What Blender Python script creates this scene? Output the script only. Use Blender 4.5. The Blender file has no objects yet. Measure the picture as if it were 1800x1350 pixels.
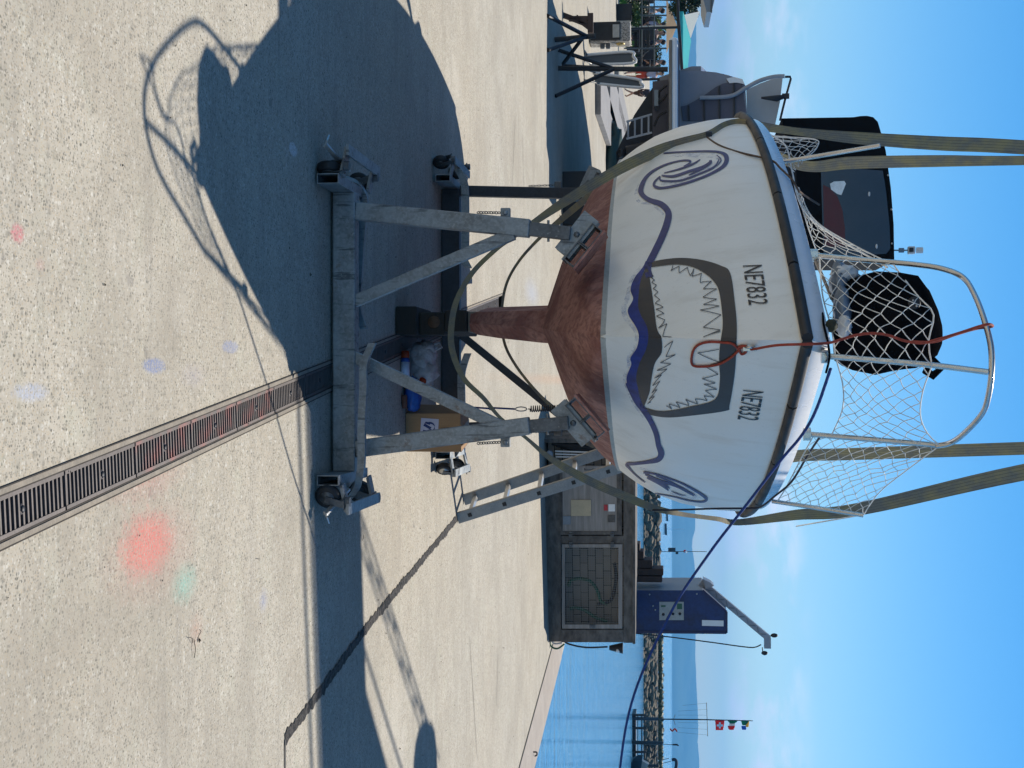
import bpy, bmesh, math, random
from mathutils import Vector, Matrix, noise
from mathutils.bvhtree import BVHTree
random.seed(7)
R = math.radians
SC = bpy.context.scene
COL = SC.collection
V = Vector

# ------------------------------------------------------------------ camera geometry (measured layout of the photograph)
F = 2500.0                      # focal length in photograph pixels (1800 wide)
PITCH = math.atan(283.0 / F)    # the camera looks slightly down
CAM = V((0, 0, 1.6))
CP, SP = math.cos(PITCH), math.sin(PITCH)
FW = V((0, CP, -SP)); UPV = V((0, SP, CP)); RT = V((1, 0, 0))

def ray(x, y):
    return FW + UPV * ((x - 900.0) / F) + RT * ((y - 675.0) / F)
def P(x, y, d):
    r = ray(x, y)
    return CAM + r * (d / r.y)
def G(x, y, z=0.0):
    r = ray(x, y)
    return CAM + r * ((z - CAM.z) / r.z)

# ------------------------------------------------------------------ object helpers
def tag(o, label=None, cat=None, group=None, kind=None):
    if label: o['label'] = label
    if cat: o['category'] = cat
    if group: o['group'] = group
    if kind: o['kind'] = kind
    return o

def empty(name, loc, label=None, cat=None, group=None):
    o = bpy.data.objects.new(name, None)
    COL.objects.link(o)
    o.location = loc
    o.empty_display_size = 0.2
    o['_ox'], o['_oy'], o['_oz'] = loc[0], loc[1], loc[2]
    return tag(o, label, cat, group)

def origin_of(o):
    while o.parent: o = o.parent
    return o.location.copy()

def copy_tree(o, parent=None):
    c = o.copy(); COL.objects.link(c); c.parent = parent
    for ch in list(o.children): copy_tree(ch, c)
    return c

class MB:
    """collects shapes in world space; build() links them as ONE mesh object"""
    def __init__(s): s.v = []; s.f = []; s.sm = []
    def add(s, vs, fs, smooth=False):
        n = len(s.v); s.v += [V(p) for p in vs]
        for f in fs: s.f.append(tuple(i + n for i in f)); s.sm.append(smooth)
        return s
    def box(s, c, size, rot=None, bev=0.0):
        bm = bmesh.new(); bmesh.ops.create_cube(bm, size=1.0)
        for v in bm.verts: v.co = V((v.co.x * size[0], v.co.y * size[1], v.co.z * size[2]))
        if bev: bmesh.ops.bevel(bm, geom=bm.edges[:], offset=bev, segments=2, affect='EDGES', profile=0.5)
        m = Matrix.Translation(V(c))
        if rot is not None: m = m @ (rot.to_4x4() if isinstance(rot, Matrix) else Matrix.Rotation(rot, 4, 'Z'))
        return s.bm(bm, m)
    def bm(s, bm, m=Matrix(), smooth=False):
        bm.verts.index_update()
        s.add([m @ v.co for v in bm.verts], [[v.index for v in f.verts] for f in bm.faces], smooth)
        bm.free(); return s
    def tube(s, pts, r, n=8, closed=False, caps=True, smooth=True):
        pts = [V(p) for p in pts]; N = len(pts)
        rad = r if isinstance(r, (list, tuple)) else [r] * N
        vs = []; prev = None
        for i, p in enumerate(pts):
            if closed: t = pts[(i + 1) % N] - pts[i - 1]
            else: t = pts[min(i + 1, N - 1)] - pts[max(i - 1, 0)]
            if t.length < 1e-9: t = V((0, 0, 1))
            t.normalize()
            if prev is None:
                a = V((0, 0, 1)) if abs(t.z) < .9 else V((1, 0, 0))
                u = t.cross(a).normalized()
            else:
                u = prev - t * prev.dot(t)
                if u.length < 1e-6: u = t.orthogonal()
                u.normalize()
            prev = u; w = t.cross(u)
            for k in range(n):
                a = 2 * math.pi * k / n
                vs.append(p + (u * math.cos(a) + w * math.sin(a)) * rad[i])
        fs = []
        M = N if closed else N - 1
        for i in range(M):
            j = (i + 1) % N
            for k in range(n):
                l = (k + 1) % n
                fs.append((i * n + k, i * n + l, j * n + l, j * n + k))
        s.add(vs, fs, smooth)
        if caps and not closed:
            s.add(vs[:n], [tuple(range(n))[::-1]]); s.add(vs[-n:], [tuple(range(n))])
        return s
    def bar(s, a, b, w, h, up=(0, 0, 1), hollow=0.0, bev=0.0):
        """rectangular section from a to b: w across, h along 'up'"""
        a, b = V(a), V(b); t = (b - a).normalized(); up = V(up)
        x = t.cross(up)
        if x.length < 1e-5: x = t.orthogonal()
        x.normalize(); z = x.cross(t).normalized()
        def ring(p, w, h): return [p + x * (sx * w / 2) + z * (sz * h / 2) for sx, sz in ((-1, -1), (1, -1), (1, 1), (-1, 1))]
        if not hollow:
            bm = bmesh.new()
            vs = [bm.verts.new(p) for p in ring(a, w, h) + ring(b, w, h)]
            for f in ((3, 2, 1, 0), (4, 5, 6, 7), (0, 1, 5, 4), (1, 2, 6, 5), (2, 3, 7, 6), (3, 0, 4, 7)):
                bm.faces.new([vs[i] for i in f])
            if bev: bmesh.ops.bevel(bm, geom=bm.edges[:], offset=bev, segments=2, affect='EDGES', profile=0.5)
            return s.bm(bm)
        vs = ring(a, w, h) + ring(b, w, h) + ring(a, w - 2 * hollow, h - 2 * hollow) + ring(b, w - 2 * hollow, h - 2 * hollow)
        fs = []
        for i in range(4):
            j = (i + 1) % 4
            fs += [(i, j, 4 + j, 4 + i), (8 + j, 8 + i, 12 + i, 12 + j), (j, i, 8 + i, 8 + j), (4 + i, 4 + j, 12 + j, 12 + i)]
        return s.add(vs, fs)
    def prism(s, poly, ext):
        """polygon (list of points) extruded by vector ext"""
        poly = [V(p) for p in poly]; ext = V(ext); n = len(poly)
        vs = poly + [p + ext for p in poly]
        fs = [tuple(range(n))[::-1], tuple(range(n, 2 * n))] + [(i, (i + 1) % n, n + (i + 1) % n, n + i) for i in range(n)]
        return s.add(vs, fs)
    def cyl(s, a, b, r, n=16, smooth=True): return s.tube([a, b], r, n, smooth=smooth)
    def lathe(s, c, prof, axis=(0, 0, 1), n=20, smooth=True):
        """prof: list of (radius, height along axis)"""
        ax = V(axis).normalized(); u = ax.orthogonal().normalized(); w = ax.cross(u); c = V(c)
        vs = []
        for r, h in prof:
            for k in range(n):
                a = 2 * math.pi * k / n
                vs.append(c + ax * h + (u * math.cos(a) + w * math.sin(a)) * r)
        fs = []
        for i in range(len(prof) - 1):
            for k in range(n):
                l = (k + 1) % n
                fs.append((i * n + k, i * n + l, (i + 1) * n + l, (i + 1) * n + k))
        fs.append(tuple(range(n))[::-1]); fs.append(tuple(range((len(prof) - 1) * n, len(prof) * n)))
        return s.add(vs, fs, smooth)
    def ribbon(s, pts, wv, th=0.0):
        """flat band: pts centre line, wv half-width vectors, th thickness"""
        pts = [V(p) for p in pts]; wv = [V(w) for w in wv]; N = len(pts)
        if not th:
            vs = []
            for p, w in zip(pts, wv): vs += [p - w, p + w]
            return s.add(vs, [(2 * i, 2 * i + 1, 2 * i + 3, 2 * i + 2) for i in range(N - 1)], True)
        vs = []
        for i in range(N):
            t = pts[min(i + 1, N - 1)] - pts[max(i - 1, 0)]
            nn = t.cross(wv[i])
            nn = nn.normalized() * th / 2 if nn.length > 1e-9 else V((0, th / 2, 0))
            vs += [pts[i] - wv[i] - nn, pts[i] + wv[i] - nn, pts[i] + wv[i] + nn, pts[i] - wv[i] + nn]
        fs = [(3, 2, 1, 0), tuple(4 * (N - 1) + k for k in range(4))]
        for i in range(N - 1):
            for k in range(4):
                l = (k + 1) % 4
                fs.append((4 * i + k, 4 * i + l, 4 * i + 4 + l, 4 * i + 4 + k))
        return s.add(vs, fs)
    def blob(s, c, r, seed=0, amp=0.15, sub=2, sc=1.0, smooth=True, rot=0.0):
        bm = bmesh.new(); bmesh.ops.create_icosphere(bm, subdivisions=sub, radius=1.0)
        rr = V(r) if not isinstance(r, (int, float)) else V((r, r, r))
        M = Matrix.Rotation(rot, 3, 'Z')
        for v in bm.verts:
            k = 1 + amp * noise.noise(v.co * 1.7 * sc + V((seed * 3.1, seed * 1.7, seed)))
            v.co = M @ V((v.co.x * rr.x * k, v.co.y * rr.y * k, v.co.z * rr.z * k))
        return s.bm(bm, Matrix.Translation(V(c)), smooth)
    def build(s, name, mat, parent=None, auto=None):
        o0 = origin_of(parent) if parent is not None else V((0, 0, 0))
        me = bpy.data.meshes.new(name)
        me.from_pydata([tuple(v - o0) for v in s.v], [], s.f)
        me.polygons.foreach_set('use_smooth', s.sm)
        me.update()
        o = bpy.data.objects.new(name, me); COL.objects.link(o)
        if mat is not None: me.materials.append(mat)
        if parent is not None: o.parent = parent
        return o

def spline(pts, n=8, closed=False):
    """Catmull-Rom through points of any dimension (tuples or Vectors)"""
    pts = [tuple(p) for p in pts]; N = len(pts); out = []
    for i in range(N if closed else N - 1):
        if closed: p0, p1, p2, p3 = pts[i - 1], pts[i], pts[(i + 1) % N], pts[(i + 2) % N]
        else: p0, p1, p2, p3 = pts[max(i - 1, 0)], pts[i], pts[i + 1], pts[min(i + 2, N - 1)]
        for k in range(n):
            t = k / n
            out.append(tuple(.5 * ((2 * b) + (c - a) * t + (2 * a - 5 * b + 4 * c - d) * t * t + (3 * b - a - 3 * c + d) * t ** 3)
                             for a, b, c, d in zip(p0, p1, p2, p3)))
    if not closed: out.append(pts[-1])
    return out

def resample(pts, n):
    pts = [tuple(p) for p in pts]
    L = [0]
    for a, b in zip(pts, pts[1:]): L.append(L[-1] + math.dist(a, b))
    out = []; j = 0
    for i in range(n):
        t = L[-1] * i / (n - 1)
        while j < len(pts) - 2 and L[j + 1] < t: j += 1
        k = (t - L[j]) / max(L[j + 1] - L[j], 1e-9); k = min(max(k, 0), 1)
        out.append(tuple(a + (b - a) * k for a, b in zip(pts[j], pts[j + 1])))
    return out

# ------------------------------------------------------------------ materials
class NT:
    def __init__(s, name):
        s.m = bpy.data.materials.new(name); s.m.use_nodes = True
        s.t = s.m.node_tree; s.t.nodes.clear()
        s.out = s.t.nodes.new('ShaderNodeOutputMaterial')
        s.b = s.t.nodes.new('ShaderNodeBsdfPrincipled')
        s.t.links.new(s.b.outputs[0], s.out.inputs[0])
        s.tc = s.t.nodes.new('ShaderNodeTexCoord')
    def n(s, typ, **kw):
        nd = s.t.nodes.new('ShaderNode' + typ)
        for k, v in kw.items():
            if k in nd.inputs.keys(): nd.inputs[k].default_value = v
            else: setattr(nd, k, v)
        return nd
    def l(s, a, b): s.t.links.new(a, b)
    def mapping(s, scale=(1, 1, 1), coord='Object', rot=(0, 0, 0), loc=(0, 0, 0)):
        mp = s.n('Mapping'); mp.inputs['Scale'].default_value = scale; mp.inputs['Rotation'].default_value = rot; mp.inputs['Location'].default_value = loc
        s.l(s.tc.outputs[coord], mp.inputs['Vector']); return mp.outputs[0]
    def noise(s, vec, scale, detail=4, rough=.55):
        nd = s.n('TexNoise'); nd.inputs['Scale'].default_value = scale; nd.inputs['Detail'].default_value = detail; nd.inputs['Roughness'].default_value = rough
        s.l(vec, nd.inputs['Vector']); return nd.outputs['Fac']
    def ramp(s, fac, stops):
        r = s.n('ValToRGB'); e = r.color_ramp.elements
        while len(e) < len(stops): e.new(.5)
        for i, (p, c) in enumerate(stops):
            e[i].position = p
            e[i].color = (c, c, c, 1) if isinstance(c, (int, float)) else (*c, 1)
        s.l(fac, r.inputs[0]); return r.outputs[0]
    def mix(s, fac, a, b, mode='MIX'):
        m = s.n('Mix', data_type='RGBA', blend_type=mode)
        for sock, v in ((m.inputs[0], fac), (m.inputs[6], a), (m.inputs[7], b)):
            if hasattr(v, 'is_linked') or hasattr(v, 'links'): s.l(v, sock)
            elif isinstance(v, (int, float)): sock.default_value = v
            else: sock.default_value = (*v, 1)
        return m.outputs[2]
    def math(s, op, a, b=0.0, c=None, clamp=False):
        m = s.n('Math', operation=op, use_clamp=clamp)
        for i, v in enumerate((a, b, c)):
            if v is None: continue
            if hasattr(v, 'links'): s.l(v, m.inputs[i])
            else: m.inputs[i].default_value = v
        return m.outputs[0]
    def col(s, c):
        if hasattr(c, 'links'): s.l(c, s.b.inputs['Base Color'])
        else: s.b.inputs['Base Color'].default_value = (*c, 1)
        return s
    def set(s, **kw):
        for k, v in kw.items():
            k = k.replace('_', ' ')
            if hasattr(v, 'links'): s.l(v, s.b.inputs[k])
            else: s.b.inputs[k].default_value = v
        return s
    def bump(s, h, strength=.3, dist=.01):
        b = s.n('Bump'); b.inputs['Strength'].default_value = strength; b.inputs['Distance'].default_value = dist
        s.l(h, b.inputs['Height']); s.l(b.outputs[0], s.b.inputs['Normal']); return s

def plain(name, c, rough=.6, metal=0.0, var=.15, scale=6.0, bump=.0, spec=.5, stretch=(1, 1, 1)):
    """a base colour with soft blotches, fine speckle and uneven gloss"""
    t = NT(name); v = t.mapping(stretch)
    n1 = t.noise(v, scale, 5, .6); n2 = t.noise(v, scale * 9, 3, .6)
    d = tuple(max(0, x * (1 - var * 1.6)) for x in c); h = tuple(min(1, x * (1 + var)) for x in c)
    k = t.mix(.35, n1, n2)
    t.col(t.mix(t.ramp(k, [(.3, 0.0), (.7, 1.0)]), d, h))
    t.set(Roughness=t.ramp(n1, [(.3, max(0, rough - .1)), (.7, min(1, rough + .1))]), Metallic=metal)
    t.b.inputs['Specular IOR Level'].default_value = spec
    if bump: t.bump(n2, bump, .004)
    return t.m

def galvanised(name, base=(.33, .35, .36), dark=(.17, .18, .185), rough=.5, metal=.55, streak=True):
    t = NT(name)
    v = t.mapping((1, 1, 1)); vs = t.mapping((22, 22, 2.5))
    n1 = t.noise(v, 9, 6, .65); n2 = t.noise(vs, 1.6, 4, .6)
    vo = t.n('TexVoronoi'); vo.inputs['Scale'].default_value = 90; t.l(v, vo.inputs['Vector'])
    c = t.mix(t.ramp(n1, [(.35, 0.0), (.68, 1.0)]), dark, base)
    c = t.mix(t.math('MULTIPLY', t.ramp(vo.outputs['Color'], [(.3, 0.0), (.9, 1.0)]), .3), c, tuple(x * 1.35 for x in base))
    if streak: c = t.mix(t.ramp(n2, [(.57, 0.0), (.66, .75)]), c, (.06, .065, .07))
    n3 = t.noise(t.mapping((1, 1, 1), loc=(5, 2, 1)), 7, 6, .75)
    c = t.mix(t.ramp(n3, [(.60, 0.0), (.70, .7)]), c, (.16, .085, .045))
    c = t.mix(t.ramp(t.noise(v, 60, 3, .6), [(.62, 0.0), (.72, .5)]), c, (.45, .45, .44))
    t.col(c); t.set(Metallic=metal, Roughness=t.ramp(n1, [(.3, rough - .08), (.7, rough + .15)]))
    t.bump(n1, .15, .003)
    return t.m

M = {}
def make_materials():
    M['galv'] = galvanised('galvanised_steel')
    M['galv_dark'] = galvanised('weathered_galvanised_steel', (.16, .165, .17), (.07, .072, .075))
    M['stainless'] = plain('stainless_tube', (.55, .54, .52), .25, .9, .12, 14, .05)
    M['rubber'] = plain('black_rubber', (.018, .018, .02), .6, 0, .3, 12, .2)
    M['black_steel'] = plain('black_painted_steel', (.02, .02, .024), .5, .2, .3, 8, .1)
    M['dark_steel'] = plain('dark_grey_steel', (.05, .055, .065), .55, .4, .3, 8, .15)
    M['black_fabric'] = plain('black_canvas', (.006, .006, .007), .95, 0, .3, 9, .5, spec=.12)
    M['bag_canvas'] = plain('black_bag_canvas', (.007, .007, .008), 1.0, 0, .3, 9, .5, spec=0.0)
    M['timber_dark'] = plain('oily_dark_timber', (.035, .028, .022), .85, 0, .4, 9, .6, stretch=(1, 1, 8))
    M['wood'] = plain('weathered_timber', (.22, .19, .16), .85, 0, .3, 4, .5, stretch=(2, 14, 14))
    M['alu'] = plain('aluminium', (.5, .5, .49), .38, .8, .15, 10, .05)
    M['alu_dull'] = plain('dull_aluminium', (.33, .325, .31), .5, .45, .2, 10, .05)
    M['white_gel'] = plain('white_gelcoat', (.72, .73, .75), .25, 0, .06, 2)
    M['grey_gel'] = plain('grey_gelcoat', (.20, .215, .27), .3, 0, .08, 2)
    M['grey_deck'] = plain('grey_foam_deck', (.10, .10, .13), .8, 0, .12, 6)
    M['navy_bottom'] = plain('navy_antifouling', (.012, .014, .022), .6, 0, .2, 5)
    M['net'] = plain('white_net_twine', (.76, .74, .69), .8, 0, .2, 30)
    M['rope_red'] = plain('orange_red_rope', (.36, .055, .03), .8, 0, .35, 60, .5)
    M['rope_blue'] = plain('blue_rope', (.012, .045, .22), .8, 0, .3, 60, .5)
    M['rope_brown'] = plain('brown_rope', (.14, .09, .06), .85, 0, .5, 90, .6)
    M['hose_green'] = plain('green_hose', (.03, .12, .07), .5, 0, .2, 20)
    M['card'] = plain('cardboard', (.34, .20, .10), .9, 0, .12, 12, .15, stretch=(6, 1, 1))
    M['white_plastic'] = plain('white_plastic', (.62, .62, .62), .4, 0, .08, 5)
    M['blue_plastic'] = plain('blue_plastic', (.01, .09, .38), .4, 0, .3, 20, .3)
    M['orange'] = plain('orange_plastic', (.55, .09, .03), .45, 0, .15, 10)
    M['jaw'] = plain('charcoal_hull_paint', (.035, .034, .036), .45, 0, .12, 8)
    M['ink'] = plain('black_lettering', (.008, .008, .01), .4, 0, .1, 8)
    M['black_line'] = plain('thin_black_brush_line', (.05, .05, .055), .5, 0, .1, 8)
    M['cream'] = plain('cream_strip', (.46, .42, .35), .6, 0, .2, 8, .2)
    M['crane_blue'] = plain('blue_powder_coat', (.014, .034, .125), .5, 0, .4, 4)
    M['crane_grey'] = plain('grey_painted_steel', (.30, .32, .36), .5, .1, .15, 4)
    M['plate'] = plain('metal_label_plate', (.38, .38, .36), .5, .2, .2, 20)
    M['paper'] = plain('aged_board', (.48, .40, .27), .8, 0, .12, 8)
    M['red_paint'] = plain('red_paint', (.45, .03, .04), .5, 0, .15, 8)
    M['white_paint'] = plain('white_paint', (.75, .75, .74), .5, 0, .05, 8)
    M['glass_dark'] = plain('tinted_vinyl_window', (.02, .024, .045), .08, 0, .1, 3)
    M['shade_teal'] = plain('turquoise_awning', (.10, .62, .66), .8, 0, .06, 2)
    M['shade_white'] = plain('white_awning', (.8, .8, .78), .8, 0, .05, 2)
    M['parasol_blue'] = plain('blue_parasol', (.12, .33, .55), .8, 0, .1, 2)
    M['skin'] = plain('skin', (.45, .25, .17), .55, 0, .08, 12)
    M['hair'] = plain('dark_hair', (.02, .014, .012), .6, 0, .3, 30)
    M['cloth_red'] = plain('red_orange_cloth', (.5, .06, .03), .85, 0, .15, 12)
    M['cloth_lilac'] = plain('pale_lilac_cloth', (.42, .40, .5), .85, 0, .1, 12)
    M['cloth_dark'] = plain('dark_cloth', (.03, .03, .045), .85, 0, .2, 12)
    M['cloth_white'] = plain('white_cloth', (.65, .65, .65), .85, 0, .1, 12)
    M['cloth_brown'] = plain('brown_cloth', (.10, .05, .03), .85, 0, .2, 12)
    M['grass'] = plain('lawn_grass', (.07, .16, .025), .9, 0, .35, 5)
    M['leaf_dark'] = plain('dark_foliage', (.018, .045, .014), .6, 0, .45, 3)
    M['leaf_green'] = plain('green_foliage', (.05, .11, .02), .6, 0, .4, 3)
    M['leaf_yellow'] = plain('yellow_green_frond', (.17, .24, .035), .6, 0, .35, 5)
    M['bark'] = plain('bark', (.08, .06, .045), .9, 0, .3, 10, .5)
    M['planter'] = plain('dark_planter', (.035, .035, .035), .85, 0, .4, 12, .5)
    M['conc_pale'] = plain('pale_concrete', (.42, .40, .36), .85, 0, .15, 6, .3)
    M['slab'] = plain('grey_concrete_slab', (.25, .24, .235), .85, 0, .22, 3, .3)
    M['panel_grey'] = plain('grey_plastic_panel', (.085, .10, .115), .6, 0, .1, 6)
    M['brass'] = plain('brass_lens', (.5, .36, .12), .35, .3, .3, 12)
    M['roof_tan'] = plain('tan_roof', (.36, .27, .18), .8, 0, .2, 3)
    M['steel_blue'] = plain('blue_grey_metal', (.18, .22, .27), .45, .5, .15, 4)
    M['dark_wood'] = plain('brown_stained_boards', (.075, .045, .035), .8, 0, .35, 2, .3, stretch=(1, 1, 6))
    M['swiss_red'] = plain('red_flag_cloth', (.7, .05, .04), .8, 0, .1, 6)
    M['flag_green'] = plain('green_flag_cloth', (.03, .28, .14), .8, 0, .1, 6)
    M['flag_yellow'] = plain('yellow_flag_cloth', (.85, .55, .05), .8, 0, .1, 6)
    M['flag_blue'] = plain('blue_flag_cloth', (.05, .17, .5), .8, 0, .1, 6)

    for k in ('swiss_red', 'flag_green', 'flag_yellow', 'flag_blue', 'cloth_white', 'shade_teal', 'shade_white', 'roof_tan', 'parasol_blue', 'orange'):
        nt = M[k].node_tree; out = [n for n in nt.nodes if n.type == 'OUTPUT_MATERIAL'][0]; b = [n for n in nt.nodes if n.type == 'BSDF_PRINCIPLED'][0]
        tr = nt.nodes.new('ShaderNodeBsdfTranslucent'); mx = nt.nodes.new('ShaderNodeMixShader'); mx.inputs[0].default_value = .55
        nt.links.new(b.inputs['Base Color'].links[0].from_socket, tr.inputs['Color']); nt.links.new(b.outputs[0], mx.inputs[1]); nt.links.new(tr.outputs[0], mx.inputs[2]); nt.links.new(mx.outputs[0], out.inputs[0])
    # hull: aged white gelcoat with faint grime and rust runs
    t = NT('aged_white_hull'); v = t.mapping((1, 1, 1)); vs = t.mapping((3, 3, .6))
    n1 = t.noise(v, 1.6, 5, .6); n2 = t.noise(vs, 3.2, 5, .65); n3 = t.noise(v, 55, 3, .6)
    c = t.mix(t.ramp(n1, [(.35, 0.0), (.7, 1.0)]), (.82, .785, .71), (.87, .845, .785))
    c = t.mix(t.ramp(n2, [(.52, 0.0), (.72, .32)]), c, (.60, .53, .43))
    c = t.mix(t.ramp(n3, [(.62, 0.0), (.75, .3)]), c, (.52, .50, .45))
    t.col(c); t.set(Roughness=t.ramp(n2, [(.3, .28), (.7, .5)])); t.b.inputs['Specular IOR Level'].default_value = .5
    t.bump(t.noise(v, 3.0, 2, .5), .25, .02); M['hull'] = t.m

    # red-brown bottom paint, brushed and patchy
    t = NT('red_brown_antifouling'); v = t.mapping((1, 1, 1)); vs = t.mapping((5, 5, 1.5))
    n1 = t.noise(v, 5, 6, .65); n2 = t.noise(vs, 7, 5, .6)
    c = t.mix(t.ramp(n1, [(.40, 0.0), (.60, 1.0)]), (.29, .112, .088), (.50, .245, .19))
    c = t.mix(t.ramp(n2, [(.46, 0.0), (.62, .7)]), c, (.22, .090, .072))
    c = t.mix(t.ramp(t.noise(v, 30, 3, .5), [(.66, 0.0), (.74, .5)]), c, (.50, .29, .23))
    t.col(c); t.set(Roughness=.85); t.bump(n2, .8, .02); M['antifoul'] = t.m

    # blue brush paint of the wave
    t = NT('ultramarine_brush_paint'); v = t.mapping((1, 1, 1))
    n1 = t.noise(v, 14, 5, .65)
    t.col(t.mix(t.ramp(n1, [(.35, 0.0), (.7, 1.0)]), (.008, .020, .13), (.012, .040, .27))); t.set(Roughness=.5); M['blue_paint'] = t.m
    t = NT('faded_navy_brush_paint'); v = t.mapping((1, 1, 1))
    n1 = t.noise(v, 18, 5, .65)
    t.col(t.mix(t.ramp(n1, [(.35, 0.0), (.7, 1.0)]), (.007, .016, .11), (.016, .032, .18))); t.set(Roughness=.5); M['navy_paint'] = t.m
    t = NT('thin_blue_wash'); v = t.mapping((1, 1, 1))
    n1 = t.noise(v, 16, 6, .7)
    t.col((.38, .44, .62)); t.set(Alpha=t.ramp(n1, [(.42, 0.0), (.70, .5)]), Roughness=.5); M['wash'] = t.m

    # lifting sling: olive and grey woven webbing with pale worn bands
    t = NT('worn_sling_webbing')
    uv = t.tc.outputs['UV']; sx = t.n('SeparateXYZ'); t.l(uv, sx.inputs[0])
    st = t.math('SINE', t.math('MULTIPLY', sx.outputs[0], 31.4))
    v = t.mapping((1, 1, 1))
    n1 = t.noise(t.mapping((5, 5, 3)), 2.2, 5, .65); n2 = t.noise(v, 220, 2, .5)
    c = t.mix(t.ramp(n1, [(.4, 0.0), (.62, 1.0)]), (.19, .172, .14), (.33, .26, .12))
    c = t.mix(t.ramp(st, [(.75, 0.0), (.95, .6)]), c, (.06, .055, .045))
    c = t.mix(t.ramp(n2, [(.5, 0.0), (.8, .35)]), c, (.40, .37, .28))
    t.col(c); t.set(Roughness=.85); t.bump(n2, .4, .003); M['sling'] = t.m

    # clear plastic bag
    t = NT('thin_plastic_bag'); v = t.mapping((1, 1, 1))
    t.col((.62, .6, .62)); t.set(Roughness=.3, Alpha=.72); t.bump(t.noise(v, 26, 4, .6), 1.0, .02); M['bag'] = t.m

    # rock
    t = NT('breakwater_rock'); v = t.mapping((1, 1, 1)); n1 = t.noise(v, .55, 6, .7)
    t.col(t.mix(t.ramp(n1, [(.35, 0.0), (.65, 1.0)]), (.05, .043, .033), (.19, .16, .11))); t.set(Roughness=.9); M['rock'] = t.m
    # weathered dark boards of the quay locker
    t = NT('weathered_grey_boards'); v = t.mapping((1.5, 4, 4)); n1 = t.noise(v, 3, 6, .65); n2 = t.noise(t.mapping((1, 1, 1)), 26, 4, .6)
    c = t.mix(t.ramp(n1, [(.35, 0.0), (.68, 1.0)]), (.06, .053, .048), (.17, .15, .13))
    c = t.mix(t.ramp(n2, [(.6, 0.0), (.75, .45)]), c, (.20, .18, .16)); t.col(c); t.set(Roughness=.85); t.bump(n2, .5, .008); M['boards'] = t.m
    t = NT('grey_flush_panel'); v = t.mapping((1, 1, 12)); n1 = t.noise(v, 2.5, 5, .6)
    t.col(t.mix(t.ramp(n1, [(.35, 0.0), (.7, 1.0)]), (.22, .20, .18), (.34, .31, .285))); t.set(Roughness=.8); M['panel_board'] = t.m
    # stacked blocks
    t = NT('stacked_grey_blocks'); br = t.n('TexBrick'); br.inputs['Scale'].default_value = 1.0
    br.inputs['Brick Width'].default_value = .20; br.inputs['Row Height'].default_value = .10; br.inputs['Mortar Size'].default_value = .005
    br.inputs['Color1'].default_value = (.36, .31, .26, 1); br.inputs['Color2'].default_value = (.27, .24, .205, 1); br.inputs['Mortar'].default_value = (.02, .02, .02, 1)
    t.l(t.mapping((1, 1, 1), rot=(R(-90), 0, 0)), br.inputs['Vector']); t.col(br.outputs['Color']); t.set(Roughness=.9); M['blocks'] = t.m

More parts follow.
